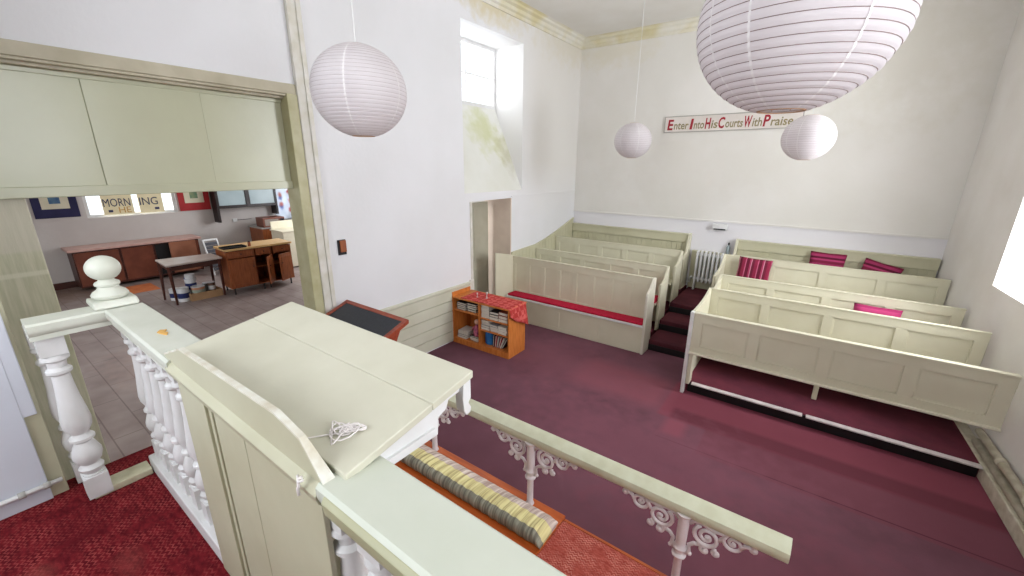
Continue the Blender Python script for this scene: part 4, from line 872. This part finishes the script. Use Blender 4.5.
# cans and jars under the table
TINW = mat('white_tin', (216, 216, 216), .35, (200, 202, 206), 9); TINB = mat('navy_label', (34, 44, 96), .5); TINO = mat('orange_tub', (196, 140, 110), .5); TING = mat('sage_tub', (160, 172, 158), .5); TAN = mat('tan_carton', (176, 140, 104), .7)
def tin(name, x, y, z, r, h, body, band, label, lid=None):
    t = thing(name, label, 'tin', (x, y, z), 0, 'paint tins under the small table')
    MB().lathe([(r, 0), (r, h*.94), (r*.93, h*.95)], n=20).build('body', body, t, smooth='auto')
    if band: MB().lathe([(r*1.01, h*.25), (r*1.01, h*.65)], n=20, cap=False).build('paper_label', band, t, smooth=True)
    MB().lathe([(r*1.02, h*.93), (r*1.02, h), (r*.9, h*.99)], n=20).build('lid', lid or TINW, t, smooth='auto')
tin('paint_tin', -9.35, 2.33, 0, .095, .25, TINW, TINB, 'white tin with a navy band, nearest on the floor under the small table')
tin('paint_tin', -9.55, 2.25, 0, .08, .22, TINW, TINB, 'white tin with a navy band further back under the small table')
tin('paint_tub', -9.32, 2.56, .09, .11, .15, TINO, TING, 'peach coloured tub with a pale band standing in the carton')
tin('paint_tin', -9.52, 2.52, .09, .09, .30, TINW, TINB, 'tall white tin with blue band rising at the back of the carton', mat('blue_lid', (60, 80, 130), .5))
tin('paint_tub', -9.42, 2.5, .39, .08, .08, TINW, None, 'low white tub balanced on top of the tall tin')
tin('glass_jar', -9.3, 2.78, .09, .06, .19, mat('brown_jar', (96, 70, 56), .3), TINW, 'dark jar with white label at the right of the carton')
tin('glass_jar', -9.45, 2.74, .09, .06, .16, mat('grey_jar', (110, 108, 104), .3), None, 'dull grey jar at the back right of the carton')
t = thing('shallow_carton', 'shallow brown carton holding tubs on the floor under the small table', 'carton', (-9.42, 2.62, 0)); MB().box(-.24, .24, -.22, .28, 0, .085).build('base', TAN, t); MB().box(.24, .25, -.22, .28, 0, .14).box(-.25, -.24, -.22, .28, 0, .14).box(-.25, .25, -.23, -.22, 0, .14).box(-.25, .25, .28, .29, 0, .14).build('sides', TAN, t)
# leaning folding frame, orange mat
t = thing('folded_chair', 'folded white slatted chair leaning beside the sideboard', 'chair', (-11.05, 3.55, 0), math.radians(20)); t.rotation_euler = (0, math.radians(-16), math.radians(8))
mb = MB(); mb.box(-.012, .012, -.16, -.13, 0, .84).box(-.012, .012, .13, .16, 0, .84).box(-.012, .012, -.13, .13, .8, .84).build('frame', WHITE, t, bevel=.004)
mb = MB(); [mb.box(-.01, .01, -.13, .13, .1+i*.085, .17+i*.085) for i in range(8)]; mb.build('slats', mat('dark_slats', (70, 70, 78), .5), t)
tag(MB().box(-.35, .35, -.35, .35, 0, .006).build('cardboard_sheet', mat('orange_board', (206, 120, 70), .7, (190, 104, 60), 6), None, loc=(-11.0, 1.95, .002)), 'flat orange brown sheet on the floor before the sideboard', 'sheet')
# pictures on the far wall
def picture(label, y0, y1, z0, z1, fm, mm, im):
    t = thing('framed_picture', label, 'picture', (-12.2, (y0+y1)/2, (z0+z1)/2)); w, h = (y1-y0)/2, (z1-z0)/2
    MB().box(0, .025, -w, w, -h, h).build('mount', fm, t, bevel=.003); MB().box(.025, .030, -w*.62, w*.62, -h*.62, h*.8).build('paper', mm, t); MB().box(.03, .032, -w*.25, w*.25, -h*.40, h*.4).build('image', im, t)
CRM = mat('cream_mount', (214, 206, 182), .7)
picture('dark blue bordered picture on the far wall above the sideboard', 1.03, 1.66, 1.43, 2.35, mat('navy_border', (34, 32, 74), .6), CRM, mat('blue_image', (60, 90, 130), .6, (90, 120, 140), 12))
picture('red bordered picture on the far wall right of the window', 3.34, 3.97, 1.40, 2.35, mat('crimson_border', (168, 40, 44), .6), CRM, mat('green_image', (96, 130, 104), .6, (140, 150, 110), 12))
# posters in the window
for nm, y0, y1 in (('left', 2.02, 2.52), ('right', 2.62, 3.05)):
    t = thing('window_poster', 'cream poster with hand lettering in the far window, the %s one' % nm, 'poster', (-12.22, (y0+y1)/2, 1.42)); w = (y1-y0)/2
    MB().box(0, .006, -w, w, 0, 1.0).build('sheet', mat('poster_cream', (240, 228, 190), .7), t)
    BL = mat('poster_ink', (60, 62, 92), .6); OG = mat('poster_gold', (206, 160, 84), .6)
    if nm == 'left':
        text_child('lettering', 'MORN', .24, BL, t, (.0075, -w+.02, .17), (math.pi/2, 0, math.pi/2), .44, 0)
        text_child('lettering', 'HE', .18, OG, t, (.0075, -.0, .03), (math.pi/2, 0, math.pi/2), .2, 0)
        MB().box(.006, .008, -.17, -.1, .05, .1).build('blue_motif', BL, t)
    else:
        text_child('lettering', 'ING', .24, BL, t, (.0075, -w+.02, .17), (math.pi/2, 0, math.pi/2), .32, 0)
        MB().box(.006, .008, .05, .13, .06, .11).build('blue_motif', BL, t)
# glazed wall cupboard
t = thing('glazed_wall_cupboard', 'dark framed glazed cupboard hung on the far wall', 'cupboard', (-12.2, 4.72, 1.42))
mb = MB(); wall_grid(mb, .28, -.72, .72, 0, .9, [(-.66, -.05, .07, .84), (.05, .66, .07, .84)], .04, 0, 1); mb.build('door_frame', mat('black_brown_frame', (44, 34, 34), .4), t, bevel=.004)
MB().box(0, .28, -.72, .72, 0, .03).box(0, .28, -.72, .72, .87, .9).box(0, .28, -.72, -.69, 0, .9).box(0, .28, .69, .72, 0, .9).build('carcass', MATS['black_brown_frame'], t)
MB().box(.295, .299, -.68, .68, .03, .87).build('frosted_pane', mat('frosted_glass', (170, 186, 190), .3, (156, 172, 176), 2), t)
for y in (-.70, .70): MB().box(.0, .30, y-.02, y+.03, -.34 if y < 0 else -.24, 0).build('hanging_post', MATS['black_brown_frame'], t)
# right-hand corner of the other room
t = thing('low_counter', 'low brown counter in the far corner of the other room', 'counter', (-11.7, 5.05, 0)); MB().box(-.45, .3, -.3, .5, 0, .88).build('body', MIDW, t, bevel=.004); MB().box(-.48, .33, -.33, .53, .88, .91).build('worktop', mat('grey_top', (176, 172, 168), .4), t, bevel=.004)
t = thing('microwave_oven', 'small brown and silver oven standing on the low corner counter', 'oven', (-11.65, 5.05, .911)); MB().box(-.2, .22, -.24, .3, 0, .24).build('casing', mat('brown_case', (126, 78, 64), .4), t, bevel=.006); MB().box(.22, .226, -.2, .14, .04, .2).build('door', mat('silver_door', (150, 140, 132), .3), t); MB().box(.22, .23, .18, .28, .04, .2).build('control_panel', BLACK, t)
t = thing('enamel_cooker', 'cream enamel cooker standing right of the kitchen cabinet', 'cooker', (-10.6, 5.15, 0)); MB().box(-.3, .3, -.42, .55, .03, .90).build('body', CREAMBOX, t, bevel=.01); MB().box(-.32, .32, -.44, .57, .90, .93).build('hob', CREAMBOX, t, bevel=.006); MB().box(-.3, -.26, -.42, .55, .93, 1.12).build('back_panel', CREAMBOX, t, bevel=.006)
t = thing('flowered_blind', 'pale blind patterned with red and blue flowers at the right end of the far wall', 'blind', (-12.17, 5.8, 1.0)); 
FLW = mat('flower_print', (232, 236, 240), .8, (214, 220, 228), 4); add_spots(FLW, [((0, -.05+.17*math.cos(i*2.1), .25+.14*i*.6), (.3, .07, .08), ((190, 60, 60), (120, 140, 190), (200, 130, 120))[i % 3], .8) for i in range(7)])
nt_ = FLW.node_tree; tr_ = nt_.nodes.new('ShaderNodeBsdfTranslucent'); mx_ = nt_.nodes.new('ShaderNodeMixShader'); mx_.inputs[0].default_value = .5
b_, src_ = last_color(FLW); nt_.links.new(src_, tr_.inputs[0]); nt_.links.new(b_.outputs[0], mx_.inputs[1]); nt_.links.new(tr_.outputs[0], mx_.inputs[2]); nt_.links.new(mx_.outputs[0], [n for n in nt_.nodes if n.type == 'OUTPUT_MATERIAL'][0].inputs[0])
MB().box(0, .004, -.3, .3, 0, .95).build('fabric', FLW, t); MB().tube([(.01, -.31, .96), (.01, .31, .96)], .014).build('roller', WHITE, t)
t = thing('power_socket', 'small grey socket box on the far wall below the cupboard', 'socket', (-12.2, 4.45, 1.08)); MB().box(0, .03, -.05, .05, -.04, .04).build('plate', WHITE, t, bevel=.004); MB().box(.0, .015, .05, .4, -.005, .005).build('cable', BLACK, t)
